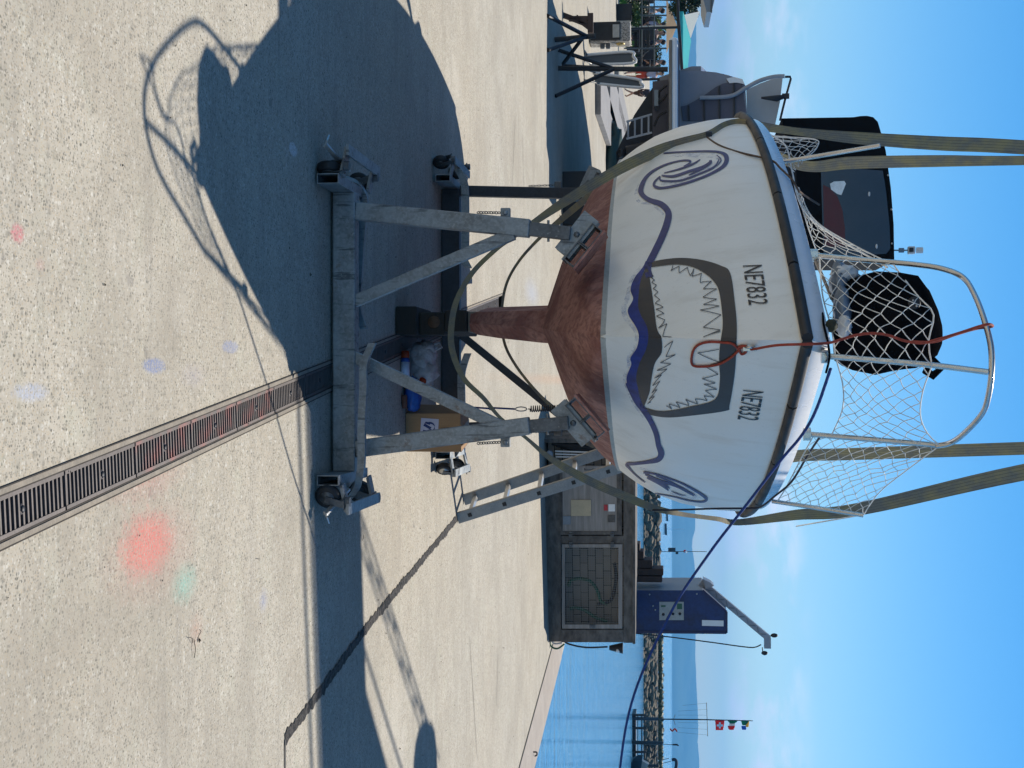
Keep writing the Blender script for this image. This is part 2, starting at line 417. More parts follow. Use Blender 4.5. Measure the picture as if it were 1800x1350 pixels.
def ground_material():
    t = NT('exposed_aggregate_concrete'); v = t.mapping((1, 1, 1))
    n0 = t.noise(v, .35, 5, .6); n1 = t.noise(v, 2.2, 5, .6); n2 = t.noise(v, 300, 2, .6)
    nw = t.n('TexNoise'); nw.inputs['Scale'].default_value = 45; t.l(v, nw.inputs['Vector'])
    vd = t.n('VectorMath', operation='MULTIPLY_ADD'); t.l(nw.outputs['Color'], vd.inputs[0]); vd.inputs[1].default_value = (.012, .012, .012); t.l(v, vd.inputs[2])
    def vor(s):
        k = t.n('TexVoronoi'); k.inputs['Scale'].default_value = s; t.l(vd.outputs[0], k.inputs['Vector']); return k
    va, vb = vor(95), vor(150)
    base = t.mix(t.ramp(n1, [(.3, 0.0), (.7, 1.0)]), (.36, .330, .275), (.45, .418, .355))
    base = t.mix(t.ramp(n0, [(.35, 0.0), (.65, .55)]), base, (.40, .345, .265))
    sa = t.n('SeparateColor'); t.l(va.outputs['Color'], sa.inputs[0])
    sb = t.n('SeparateColor'); t.l(vb.outputs['Color'], sb.inputs[0])
    inner = t.ramp(va.outputs['Distance'], [(.28, 1.0), (.5, 0.0)])
    innb = t.ramp(vb.outputs['Distance'], [(.30, 1.0), (.5, 0.0)])
    dark = t.math('MULTIPLY', t.ramp(sa.outputs[0], [(.72, 0.0), (.80, .85)]), inner)
    pale = t.math('MULTIPLY', t.ramp(sa.outputs[1], [(.74, 0.0), (.86, .55)]), inner)
    tan = t.math('MULTIPLY', t.ramp(sb.outputs[2], [(.62, 0.0), (.7, .7)]), innb)
    dkb = t.math('MULTIPLY', t.ramp(sb.outputs[0], [(.58, 0.0), (.68, .8)]), innb)
    vc = vor(48); sc_ = t.n('SeparateColor'); t.l(vc.outputs['Color'], sc_.inputs[0])
    innc = t.ramp(vc.outputs['Distance'], [(.22, 1.0), (.55, 0.0)])
    big = t.math('MULTIPLY', t.ramp(sc_.outputs[0], [(.62, 0.0), (.80, .8)]), innc)
    base = t.mix(big, base, (.245, .225, .185))
    bigp = t.math('MULTIPLY', t.ramp(sc_.outputs[1], [(.80, 0.0), (.92, .6)]), innc)
    base = t.mix(bigp, base, (.58, .56, .50))
    base = t.mix(t.ramp(t.noise(v, 19, 4, .7), [(.50, 0.0), (.68, .45)]), base, (.30, .28, .225))
    base = t.mix(t.ramp(t.noise(t.mapping((1, 1, 1), loc=(2, 7, 0)), 5, 5, .7), [(.52, 0.0), (.7, .35)]), base, (.42, .42, .33))
    dens = t.ramp(t.noise(v, 4.5, 5, .7), [(.36, .55), (.6, 1.0)])
    c = t.mix(tan, base, (.40, .32, .22))
    c = t.mix(dkb, c, (.19, .18, .15))
    c = t.mix(pale, c, (.60, .575, .515))
    dark = t.math('MULTIPLY', dark, dens)
    c = t.mix(dark, c, (.085, .085, .07))
    c = t.mix(t.ramp(n2, [(.56, 0.0), (.72, .4)]), c, (.18, .16, .13))
    # old drips, tyre marks and faint scour lines
    ns = t.noise(t.mapping((.35, 5, 1)), 2.0, 5, .65)
    c = t.mix(t.ramp(ns, [(.52, 0.0), (.70, .38)]), c, (.235, .215, .185))
    c = t.mix(t.ramp(t.noise(v, 7.5, 3, .5), [(.70, 0.0), (.74, .45)]), c, (.14, .13, .12))
    nb = t.noise(t.mapping((1, 1, 1), loc=(3, 1, 0)), .9, 6, .7)
    c = t.mix(t.ramp(nb, [(.47, 0.0), (.64, .45)]), c, (.255, .228, .185))
    nd = t.noise(t.mapping((1, 1, 1), loc=(9, 4, 0)), 3.3, 6, .75)
    c = t.mix(t.ramp(nd, [(.60, 0.0), (.72, .30)]), c, (.22, .195, .16))
    nl = t.noise(t.mapping((.6, .6, 1), loc=(1, 8, 0)), 1.1, 5, .7)
    c = t.mix(t.ramp(nl, [(.58, 0.0), (.75, .35)]), c, (.55, .515, .45))
    # spray-paint spills left on the ground: x, y, rx, ry, angle, colour, strength, softness
    spots = []
    def spot(px, py, rx, ry, colr, k, soft=.6, ang=0.0):
        g = G(px, py); e = G(px, py + ry); h = G(px + rx, py)
        spots.append((g.x, g.y, abs(e.x - g.x), abs(h.y - g.y), ang, colr, k, soft))
    spot(260, 958, 52, 66, (.60, .15, .125), .85, .6)
    spot(268, 965, 85, 105, (.58, .17, .14), .28, 1.0)
    spot(250, 835, 85, 55, (.58, .12, .12), .35, 1.0)
    spot(325, 1025, 26, 42, (.16, .50, .42), .6, 1.0)
    spot(345, 1110, 14, 40, (.55, .2, .14), .3, 1.0)
    spot(271, 643, 22, 16, (.14, .19, .36), .8, .35)
    spot(405, 610, 16, 13, (.20, .24, .38), .75, .35)
    spot(340, 660, 25, 26, (.35, .33, .42), .35, 1.0)
    spot(55, 690, 34, 20, (.36, .40, .50), .75, .5)
    spot(463, 1055, 9, 26, (.25, .29, .45), .55, .8)
    spot(31, 410, 13, 22, (.50, .14, .17), .8, .5)
    spot(70, 465, 10, 14, (.48, .16, .16), .35, 1.0)
    spot(935, 515, 14, 30, (.35, .42, .60), .55, 1.0)
    spot(880, 570, 60, 14, (.34, .38, .50), .3, 1.0)
    spot(515, 262, 8, 14, (.62, .64, .66), .9, .3)
    spot(1000, 668, 60, 10, (.50, .22, .10), .5, 1.0)
    spot(650, 380, 20, 30, (.60, .62, .64), .25, 1.0)
    sep = t.n('SeparateXYZ'); t.l(v, sep.inputs[0])
    wob = t.noise(v, 26, 4, .7); spk = t.noise(v, 120, 4, .7)
    for (cx, cy, rx, ry, ang, colr, k, soft) in spots:
        dx = t.math('DIVIDE', t.math('SUBTRACT', sep.outputs[0], cx), rx)
        dy = t.math('DIVIDE', t.math('SUBTRACT', sep.outputs[1], cy), ry)
        r2 = t.math('ADD', t.math('MULTIPLY', dx, dx), t.math('MULTIPLY', dy, dy))
        rr = t.math('ADD', t.math('SQRT', r2), t.math('MULTIPLY', t.math('SUBTRACT', wob, .5), .9))
        mk = t.ramp(rr, [(max(0.0, 1 - soft), k), (1.0, 0.0)])
        mk = t.math('MULTIPLY', mk, t.ramp(spk, [(.40, .12), (.58, 1.0)]))
        c = t.mix(mk, c, colr)
    t.col(c); t.set(Roughness=.88); t.b.inputs['Specular IOR Level'].default_value = .3
    hgt = t.mix(.5, va.outputs['Distance'], n2)
    t.bump(hgt, .35, .004)
    return t.m

def water_material():
    t = NT('lake_water'); 
    v = t.mapping((.10, 1.1, 1)); v2 = t.mapping((.03, .25, 1))
    n1 = t.noise(v, 1.5, 4, .6); n2 = t.noise(v2, 1.2, 3, .6)
    t.col((.065, .235, .44)); t.set(Roughness=.09, IOR=1.33)
    h = t.mix(.5, n1, n2); t.bump(h, .7, .35)
    return t.m
# ------------------------------------------------------------------ world, sun, camera
SUN_DIR = V((.262, .612, 1.0)).normalized()          # towards the sun
EL = math.asin(SUN_DIR.z); AZ = math.atan2(SUN_DIR.x, SUN_DIR.y)
def make_world():
    w = bpy.data.worlds.new('World'); SC.world = w; w.use_nodes = True
    t = w.node_tree; t.nodes.clear()
    N = t.nodes.new; L = t.links.new
    out = N('ShaderNodeOutputWorld'); bg = N('ShaderNodeBackground'); sky = N('ShaderNodeTexSky')
    sky.sky_type = 'NISHITA'; sky.sun_disc = False; sky.sun_elevation = EL; sky.sun_rotation = AZ
    sky.altitude = 430; sky.air_density = 1.0; sky.dust_density = .1; sky.ozone_density = 1.6
    bg.inputs['Strength'].default_value = SKY_STRENGTH
    tc = N('ShaderNodeTexCoord'); mp = N('ShaderNodeMapping'); mp.inputs['Scale'].default_value = (1, 1, 2.6)
    L(tc.outputs['Generated'], mp.inputs[0])
    nz = N('ShaderNodeTexNoise'); nz.inputs['Scale'].default_value = 15.0; nz.inputs['Detail'].default_value = 8; nz.inputs['Roughness'].default_value = .55
    L(mp.outputs[0], nz.inputs['Vector'])
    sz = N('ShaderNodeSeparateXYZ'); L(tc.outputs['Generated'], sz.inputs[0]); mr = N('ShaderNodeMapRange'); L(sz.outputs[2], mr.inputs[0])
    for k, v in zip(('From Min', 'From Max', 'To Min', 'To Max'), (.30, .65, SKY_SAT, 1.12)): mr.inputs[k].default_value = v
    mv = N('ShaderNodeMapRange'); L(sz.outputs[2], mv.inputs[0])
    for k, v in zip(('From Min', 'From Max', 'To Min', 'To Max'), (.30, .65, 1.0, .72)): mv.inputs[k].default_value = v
    r = N('ShaderNodeValToRGB'); r.color_ramp.elements[0].position = .49; r.color_ramp.elements[1].position = .66
    L(nz.outputs['Fac'], r.inputs[0])
    sep = N('ShaderNodeSeparateXYZ'); L(tc.outputs['Generated'], sep.inputs[0])
    lo = N('ShaderNodeValToRGB'); e = lo.color_ramp.elements       # fair-weather cloud bank stands low over the far shore
    e[0].position = 0.0; e[0].color = (.5, .5, .5, 1); e[1].position = .095; e[1].color = (0, 0, 0, 1)
    k = e.new(.07); k.color = (.95, .95, .95, 1)
    L(sep.outputs[2], lo.inputs[0])
    mm = N('ShaderNodeMath'); mm.operation = 'MULTIPLY'; L(r.outputs[0], mm.inputs[0]); L(lo.outputs[0], mm.inputs[1])
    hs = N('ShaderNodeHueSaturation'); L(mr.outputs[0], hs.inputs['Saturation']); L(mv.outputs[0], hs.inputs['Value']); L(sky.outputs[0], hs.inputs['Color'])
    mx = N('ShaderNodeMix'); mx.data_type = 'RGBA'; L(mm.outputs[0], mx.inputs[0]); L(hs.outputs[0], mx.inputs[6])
    mx.inputs[7].default_value = (9.0, 9.2, 10.0, 1)
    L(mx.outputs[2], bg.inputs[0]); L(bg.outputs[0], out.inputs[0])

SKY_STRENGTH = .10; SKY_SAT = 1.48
def make_light_camera():
    s = bpy.data.lights.new('sun', 'SUN'); s.energy = 4.7; s.angle = R(.5); s.color = (1.0, .94, .84)
    o = bpy.data.objects.new('sun', s); COL.objects.link(o)
    o.rotation_euler = (-SUN_DIR).to_track_quat('-Z', 'Y').to_euler(); o.location = SUN_DIR * 40
    c = bpy.data.cameras.new('camera'); c.sensor_fit = 'HORIZONTAL'; c.sensor_width = 36; c.lens = 36 * F / 1800
    c.clip_start = .05; c.clip_end = 30000
    o = bpy.data.objects.new('camera', c); COL.objects.link(o); SC.camera = o
    # the phone was held upright and the file lies on its side: camera x axis = world up
    m = Matrix((UPV, -RT, -FW)).transposed().to_4x4(); m.translation = CAM
    o.matrix_world = m
    SC.view_settings.view_transform = 'Standard'; SC.view_settings.look = 'None'
    SC.view_settings.exposure = .38; SC.view_settings.gamma = 1.0
    try: SC.view_settings.use_curve_mapping = False
    except Exception: pass
    SC.cycles.max_bounces = 6; SC.cycles.diffuse_bounces = 4; SC.cycles.glossy_bounces = 3; SC.cycles.transparent_max_bounces = 12
    SC.cycles.volume_bounces = 0; SC.cycles.sample_clamp_indirect = 6; SC.cycles.caustics_reflective = False

# ------------------------------------------------------------------ ground, drain, quay edge, water, hills
def drx(d): return .308 - .1095 * (d - 3.38)
DW = .058                              # half width of the drain opening
D0, D1 = .3, 13.3
def edgex(d): return 4.45 - .125 * (d - 16.5)
WZ = -1.0

def make_setting():
    gm = ground_material()
    mb = MB()
    FAR = [(3.55, 23.6, 0), (-1.5, 24.6, 0), (-3.8, 30, 0), (-6, 60, 0), (-9, 96, 0), (-70, 110, 0), (-70, D1, 0)]
    mb.add([(-70, -14, 0), (drx(D0), -14, 0), (drx(D0) - DW, D0, 0), (drx(D1) - DW, D1, 0), (-70, D1, 0)], [(0, 1, 2, 3, 4)])
    mb.add([(drx(D0), -14, 0), (edgex(-14), -14, 0), (edgex(D1), D1, 0), (drx(D1) + DW, D1, 0), (drx(D0) + DW, D0, 0)], [(0, 1, 2, 3, 4)])
    mb.add([(drx(D0), -14, 0), (drx(D0) + DW, D0, 0), (drx(D0) - DW, D0, 0)], [(0, 1, 2)])
    far = [(drx(D1) - DW, D1, 0), (drx(D1) + DW, D1, 0), (edgex(D1), D1, 0), (edgex(20.5), 20.5, 0)] + FAR
    mb.add(far, [tuple(range(len(far)))])
    g = mb.build('ground', gm); tag(g, 'pale exposed aggregate concrete of the boatyard quay', 'ground', kind='structure')
    # quay wall under the edge
    line = [(edgex(-14), -14), (edgex(20.5), 20.5), (3.55, 23.6), (-1.5, 24.6), (-3.8, 30), (-6, 60), (-9, 96), (-70, 110)]
    mb = MB()
    for a, b in zip(line, line[1:]):
        mb.add([(a[0], a[1], 0), (b[0], b[1], 0), (b[0], b[1], -2.6), (a[0], a[1], -2.6)], [(0, 1, 2, 3)])
    tag(mb.build('quay_wall', M['slab']), 'grey quay wall dropping to the water', 'quay', kind='structure')
    # coping strip along the edge, with its joint
    mb = MB(); a0, a1 = -14, 20.5
    def off(d, w): return (edgex(d) - w, d)
    mb.add([(*off(a0, .66), .004), (*off(a0, .0), .004), (*off(a1, .0), .004), (*off(a1, .66), .004)], [(0, 1, 2, 3)])
    t = NT('quay_coping_concrete'); v = t.mapping((1, 1, 1)); n1 = t.noise(v, 3, 6, .65); n2 = t.noise(v, 120, 3, .6)
    c = t.mix(t.ramp(n1, [(.3, 0.0), (.7, 1.0)]), (.27, .235, .205), (.36, .315, .27)); c = t.mix(t.ramp(n2, [(.5, 0.0), (.7, .5)]), c, (.17, .15, .13))
    t.col(c); t.set(Roughness=.9); t.bump(n2, .4, .004)
    tag(mb.build('quay_coping', t.m), 'smoother pinkish concrete strip along the water edge', 'coping', kind='structure')
    tar = plain('old_joint_tar', (.045, .04, .036), .8, 0, .4, 20, .5)
    mb = MB(); mb.add([(*off(a0, .67), .008), (*off(a0, .65), .008), (*off(a1, .65), .008), (*off(a1, .67), .008)], [(0, 1, 2, 3)])
    tag(mb.build('coping_joint', tar), 'dark joint beside the coping strip', 'joint', kind='structure')
    # ragged slab joint filled with tar
    pts = resample([G(809, 903)[:2], G(650, 1095)[:2], G(500, 1300)[:2]], 260)
    mb = MB(); vs = []
    for i, p in enumerate(pts):
        q = pts[min(i + 1, 259)]; q0 = pts[max(i - 1, 0)]
        t_ = V((q[0] - q0[0], q[1] - q0[1], 0)).normalized(); n_ = V((-t_.y, t_.x, 0))
        w1 = .017 + .03 * abs(noise.noise(V((i * .31, 3, 0)))) + .008 * random.random(); w2 = .017 + .03 * abs(noise.noise(V((i * .27, 9, 0)))) + .008 * random.random()
        c_ = V((p[0], p[1], .004)) + n_ * .006 * noise.noise(V((i * .5, 0, 5)))
        vs += [c_ - n_ * w1, c_ + n_ * w2]
    mb.add(vs, [(2 * i, 2 * i + 1, 2 * i + 3, 2 * i + 2) for i in range(259)])
    t = NT('ragged_joint_filler'); v = t.mapping((1, 1, 1)); n1 = t.noise(v, 30, 6, .8)
    t.col(t.mix(t.ramp(n1, [(.42, 0.0), (.62, 1.0)]), (.015, .013, .011), (.12, .104, .09))); t.set(Roughness=.9); t.bump(n1, 1.0, .03)
    tag(mb.build('slab_joint', t.m), 'ragged dark filler in the diagonal slab joint', 'joint', kind='structure')
    a, b = G(500, 1300), G(500, 1500); mb = MB()
    mb.add([(a.x, a.y - .008, .0045), (b.x, b.y - .008, .0045), (b.x, b.y + .008, .0045), (a.x, a.y + .008, .0045)], [(0, 1, 2, 3)])
    tag(mb.build('slab_joint', tar), 'straight dark slab joint running off to the right', 'joint', kind='structure')
    # short cracks on the far slab
    for (x0, y0, x1, y1) in ((825, 1120, 838, 1330), (875, 1150, 872, 1240), (905, 205, 900, 330), (918, 235, 920, 345)):
        a, b = G(x0, y0), G(x1, y1); n_ = V((-(b - a).y, (b - a).x, 0)).normalized() * .008; z = V((0, 0, .004))
        mb = MB(); mb.add([a - n_ * .4 + z, b - n_ * .4 + z, b + n_ * .4 + z, (a + b) / 2 + n_ + z, a + n_ * .4 + z], [(0, 1, 2, 3, 4)])
        tag(mb.build('ground_crack', tar), 'fine dark crack in the concrete', 'crack', kind='structure')

    # grit, dry leaves and small stones scattered over the slab
    rg = random.Random(31); mb = MB()
    for i in range(420):
        p = V((rg.uniform(-3.2, 4.2), rg.uniform(3.2, 16), .004)); s_ = rg.uniform(.002, .007) * (1.8 if rg.random() < .08 else 1)
        a_ = rg.random() * 6.28; u_ = V((math.cos(a_), math.sin(a_), 0)) * s_; w_ = V((-u_.y, u_.x, 0)) * rg.uniform(.3, .8); h_ = V((0, 0, s_ * .7))
        mb.add([p - u_, p + w_, p + u_, p - w_, p + h_], [(0, 1, 4), (1, 2, 4), (2, 3, 4), (3, 0, 4)])
    for (px, py, k) in ((345, 1120, 3), (455, 975, 1), (640, 960, 1)):
        for q in range(k):
            a = G(px + rg.uniform(-8, 8), py + rg.uniform(-12, 12), .006); an = rg.random() * 6.28; b = a + V((math.cos(an), math.sin(an), 0)) * rg.uniform(.03, .09); m_ = (a + b) / 2 + V((rg.gauss(0, .008), rg.gauss(0, .008), .006))
            mb.tube([a, m_, b], .0012, 4)
    tag(mb.build('grit', plain('dry_grit', (.09, .075, .05), .9, 0, .5, 40)), 'scattered grit, dry stalks and tiny stones on the concrete', 'grit', kind='stuff')
    # drain: channel with side rails, then half-metre gratings laid in it
    dirv = V((-.1095, 1, 0)).normalized(); nrm = V((dirv.y, -dirv.x, 0))
    start = V((drx(D0), D0, 0))
    root = empty('drain_channel', tuple(start), 'long narrow drain channel crossing the concrete towards the keel blocks', 'drain')
    L = (V((drx(D1), D1, 0)) - start).length
    mb = MB()
    for s in (-1, 1):
        a = start + nrm * (s * (DW - .003)) + V((0, 0, -.022)); mb.bar(a, a + dirv * L, .005, .046)
    mb.build('side_rail', M['timber_dark'], root)
    mb = MB()
    mb.add([start - nrm * DW + V((0, 0, -.12)), start + nrm * DW + V((0, 0, -.12)), start + nrm * DW + V((0, 0, -.12)) + dirv * L, start - nrm * DW + V((0, 0, -.12)) + dirv * L], [(0, 1, 2, 3)])
    for s in (-1, 1):
        p = start + nrm * (s * DW)
        mb.add([p, p + dirv * L, p + dirv * L + V((0, 0, -.12)), p + V((0, 0, -.12))], [(0, 1, 2, 3)])
    mb.build('trough', M['timber_dark'], root)
    mb = MB()
    for s in (-1, 1):
        a = start + nrm * (s * (DW + .007)) + V((0, 0, .002)); 
        mb.bar(a, a + dirv * L, .014, .005)
    mb.build('edge_mortar', plain('edge_mortar', (.26, .225, .18), .9, 0, .25, 14, .5), root)
    mb = MB()
    for s in (-1, 1):
        a = start + nrm * (s * (DW + .016)) + V((0, 0, .002)); mb.bar(a, a + dirv * L, .0035, .007)
    mb.build('edge_joint', M['timber_dark'], root)
    gt = NT('cast_iron_grating'); v = gt.mapping((1, 1, 1)); n1 = gt.noise(v, 6, 5, .6); n2 = gt.noise(v, 90, 3, .6)
    c = gt.mix(gt.ramp(n1, [(.3, 0.0), (.7, 1.0)]), (.085, .073, .068), (.15, .128, .118)); c = gt.mix(gt.ramp(n2, [(.5, 0.0), (.75, .5)]), c, (.07, .06, .055))
    gt.col(c); gt.set(Roughness=.6, Metallic=.3); gt.bump(n2, .4, .002)
    gr = gt.m.copy(); gr.name = 'cast_iron_grating_with_red_overspray'
    nt = gr.node_tree; bs = [n for n in nt.nodes if n.type == 'BSDF_PRINCIPLED'][0]; src = bs.inputs['Base Color'].links[0].from_socket
    mxn = nt.nodes.new('ShaderNodeMix'); mxn.data_type = 'RGBA'; nz = nt.nodes.new('ShaderNodeTexNoise'); nz.inputs['Scale'].default_value = 9
    rp = nt.nodes.new('ShaderNodeValToRGB'); rp.color_ramp.elements[0].position = .45; rp.color_ramp.elements[1].position = .66; rp.color_ramp.elements[1].color = (.6, .6, .6, 1)
    nt.links.new([n for n in nt.nodes if n.type == 'TEX_COORD'][0].outputs['Object'], nz.inputs['Vector']); nt.links.new(nz.outputs['Fac'], rp.inputs[0]); nt.links.new(rp.outputs[0], mxn.inputs[0])
    nt.links.new(src, mxn.inputs[6]); mxn.inputs[7].default_value = (.34, .10, .085, 1); nt.links.new(mxn.outputs[2], bs.inputs['Base Color'])
    # bolts seen at G(40,885), G(182,830): half a metre apart
    s0 = (G(40, 887) - start).dot(dirv) - .25
    k = -1; s = s0 - .5; i = 0
    proto = {}
    GW = .0485
    names = {0: 'cast iron drain grating nearest the bottom of the view', 1: 'drain grating with a trace of red overspray beside the large red spill'}
    while s + .5 < L:
        for key, mat in (('plain', gt.m), ('red', gr)):
            if key in proto: continue
            c0 = V((0, 0, 0)); r_ = empty('drain_grate', (0, 0, 0))
            mb = MB()
            for sd in (-1, 1): mb.bar((sd * GW, .004, -.010), (sd * GW, .494, -.010), .013, .02)
            for q in range(20):
                y = .012 + q * .0247
                if abs(y - .25) < .013: mb.lathe((0, .25, -.021), [(.014, 0), (.014, .018), (.008, .020)], n=12)
                mb.bar((-GW, y, -.0112), (GW, y, -.0112), .0085 if 0 < q < 19 else .012, .018)
            mb.build('grating', mat, r_)
            mb = MB(); mb.lathe((0, .25, -.005), [(.010, 0), (.010, .006), (.006, .008)], n=6); mb.build('lock_bolt', M['black_steel'], r_)
            proto[key] = r_; used = {}
        c = start + dirv * s
        key = 'red' if 3.9 < c.y < 5.3 else 'plain'
        o = proto[key] if not proto[key].get('placed') else copy_tree(proto[key])
        proto[key]['placed'] = 1; o['placed'] = 1
        o.location = c; o.rotation_euler = (0, 0, math.atan2(dirv.y, dirv.x) - math.pi / 2)
        tag(o, 'red oversprayed cast iron grating lying in the drain channel' if key == 'red' else 'plain grey cast iron grating lying in the drain channel', 'grating', 'gratings along the drain')
        s += .5; i += 1

    # water
    mb = MB(); mb.add([(-9000, -400, WZ), (9000, -400, WZ), (9000, 7200, WZ), (-9000, 7200, WZ)], [(0, 1, 2, 3)])
    tag(mb.build('water', water_material()), 'blue rippled lake water', 'water', kind='structure')
    # far shore: two ridges
    hm = NT('far_wooded_hills'); v = hm.mapping((1, 1, 1)); n1 = hm.noise(v, .006, 5, .6); n2 = hm.noise(v, .03, 3, .6)
    c = hm.mix(hm.ramp(n1, [(.4, 0.0), (.6, 1.0)]), (.03, .06, .03), (.06, .10, .05)); c = hm.mix(hm.ramp(n2, [(.62, 0.0), (.7, .5)]), c, (.16, .17, .16))
    hm.col(c); hm.set(Roughness=.95)
    prof = [(-2500, 44), (-400, 43), (200, 40), (600, 38), (880, 38), (930, 39), (942, 34), (965, 33), (985, 38), (1010, 38), (1060, 39), (1110, 39), (1150, 39), (1200, 41), (1260, 44), (1300, 43), (1330, 46), (1350, 46), (1700, 42), (4000, 36)]
    D = 5600.0; mb = MB(); vs = []; NX = 420
    for i in range(NX):
        yy = -2500 + 6500 * (i / (NX - 1)); yy = 640 + (yy - 640)
        for (a, ha), (b, hb) in zip(prof, prof[1:]):
            if a <= yy <= b: h = ha + (hb - ha) * (yy - a) / (b - a); break
        h += 1.3 * noise.noise(V((yy * .05, 0, 0))) + .8 * noise.noise(V((yy * .21, 7, 0)))
        H = h / F * D; X = (yy - 675) / F * D
        for k in range(7):
            f = k / 6.0
            z = WZ - .5 + (H + 1.6 - WZ) * (f ** .8) + (H * .10 * noise.noise(V((X * .004, f * 4, 2))) if 0 < k < 6 else 0)
            vs.append(V((X, D - 500 * (1 - f) + (60 * noise.noise(V((X * .003, f * 2, 9)))), z)))
        vs.append(V((X, D + 900, WZ - .5)))
    fs = []
    for i in range(NX - 1):
        for k in range(7): a = i * 8 + k; fs.append((a, a + 8, a + 9, a + 1))
    mb.add(vs, fs, True)
    tag(mb.build('hills', hm.m), 'low hazy blue hills along the far shore', 'hills', kind='structure')
    # air
    mb = MB(); mb.box((0, 3300, 120), (17000, 7400, 248))
    hz = mb.build('haze', None); tag(hz, 'thin blue summer haze over the lake', 'haze', kind='stuff')
    m = bpy.data.materials.new('summer_haze'); m.use_nodes = True; t = m.node_tree; t.nodes.clear()
    o = t.nodes.new('ShaderNodeOutputMaterial'); pv = t.nodes.new('ShaderNodeVolumePrincipled')
    pv.inputs['Color'].default_value = (.11, .48, 1.0, 1); pv.inputs['Density'].default_value = .00021; pv.inputs['Anisotropy'].default_value = .2
    t.links.new(pv.outputs[0], o.inputs['Volume']); hz.data.materials.append(m)
# ------------------------------------------------------------------ the small sailboat on its cradle
B0 = V((-.18, 6.0, 0)); BA = V((-.085, 1, 0)).normalized(); BP = V((BA.y, -BA.x, 0))
BL = 5.75
def W(s, t, z): return B0 + BA * s + BP * t + V((0, 0, z))
ZWL = 1.275
def sheer(s): return 2.165 - .055 * min(s, 2.6) - .012 * max(0, s - 2.6) + .012 * max(0, s - 4) ** 2
def half(s, s0, B, Lm, e, tail=.32):
    w = (s - s0) / Lm
    if w <= 0: return 0.0
    if w < 1: return B * (1 - (1 - w) ** 2) ** e
    return B * (1 - tail * ((s - s0 - Lm) / (BL - s0 - Lm)) ** 2)
def interp(x, tab):
    for (a, b), (c, d) in zip(tab, tab[1:]):
        if x <= c: return b + (d - b) * (x - a) / (c - a)
    return tab[-1][1]
def top_half(s, v):
    B = interp(v, [(0, .97), (.12, 1.04), (.3, 1.12), (.5, 1.17), (.75, 1.205), (1, 1.215)])
    s0 = .42 * (1 - v) ** 1.25
    return half(s, s0, B, 3.2 - .35 * (1 - v), 1.0 - .12 * (1 - v))
def s_stem(v): return .42 * (1 - v) ** 1.25
def zc(s): return interp(s, [(.42, ZWL), (.75, 1.10), (1.0, 1.0), (1.25, .935), (1.7, .89), (2.6, .88), (4, .95), (BL, 1.22)])
BVH = None
boat = None

def hull_pt(s, v, side): return W(s, side * top_half(s, v), ZWL + (sheer(s) - ZWL) * v)

def on_hull(x, y, off=.004):
    r = ray(x, y).normalized(); hit = BVH.ray_cast(CAM, r)
    if hit[0] is None: return None
    n = hit[1]
    if n.dot(r) > 0: n = -n
    return hit[0] + n * off

def clamp_hull(p, off=.012):
    """keep a measured point just outside the hull along the line of measurement"""
    r = (p - CAM); L = r.length; r.normalize(); hit = BVH.ray_cast(CAM, r)
    if hit[0] is not None and hit[3] < L + off: return CAM + r * max(hit[3] - off, .1)
    return p

def stroke(mb, pts, widths, n=6, off=.004, cross=2):
    """brush stroke laid on the hull: centre line and width in measured pixels"""
    data = spline([(*p, w) for p, w in zip(pts, widths)], n)
    rows = []
    for i, (x, y, w) in enumerate(data):
        a = data[max(i - 1, 0)]; b = data[min(i + 1, len(data) - 1)]
        dx, dy = b[0] - a[0], b[1] - a[1]; L = math.hypot(dx, dy) or 1
        nx, ny = -dy / L, dx / L
        rows.append([on_hull(x + nx * w * (k / cross - .5), y + ny * w * (k / cross - .5), off) for k in range(cross + 1)])
    grid(mb, rows)

def grid(mb, rows):
    idx = {}; vs = []; fs = []
    for i, r in enumerate(rows):
        for j, p in enumerate(r):
            if p is not None: idx[i, j] = len(vs); vs.append(p)
    for i in range(len(rows) - 1):
        for j in range(len(rows[0]) - 1):
            q = [(i, j), (i, j + 1), (i + 1, j + 1), (i + 1, j)]
            if all(k in idx for k in q): fs.append([idx[k] for k in q])
    mb.add(vs, fs, True)

def band(mb, a, b, n=90, cross=5, off=.004):
    n = n * 3
    A, B = resample(spline(a, 6), n), resample(spline(b, 6), n)
    grid(mb, [[on_hull(p[0] + (q[0] - p[0]) * k / cross, p[1] + (q[1] - p[1]) * k / cross, off) for k in range(cross + 1)] for p, q in zip(A, B)])

def rc(X, Y, o=(900, 450), k=.2222): return (o[0] + k * X, o[1] + k * Y)
def rcs(L, o=(900, 450), k=.2222): return [rc(a, b, o, k) for a, b in L]

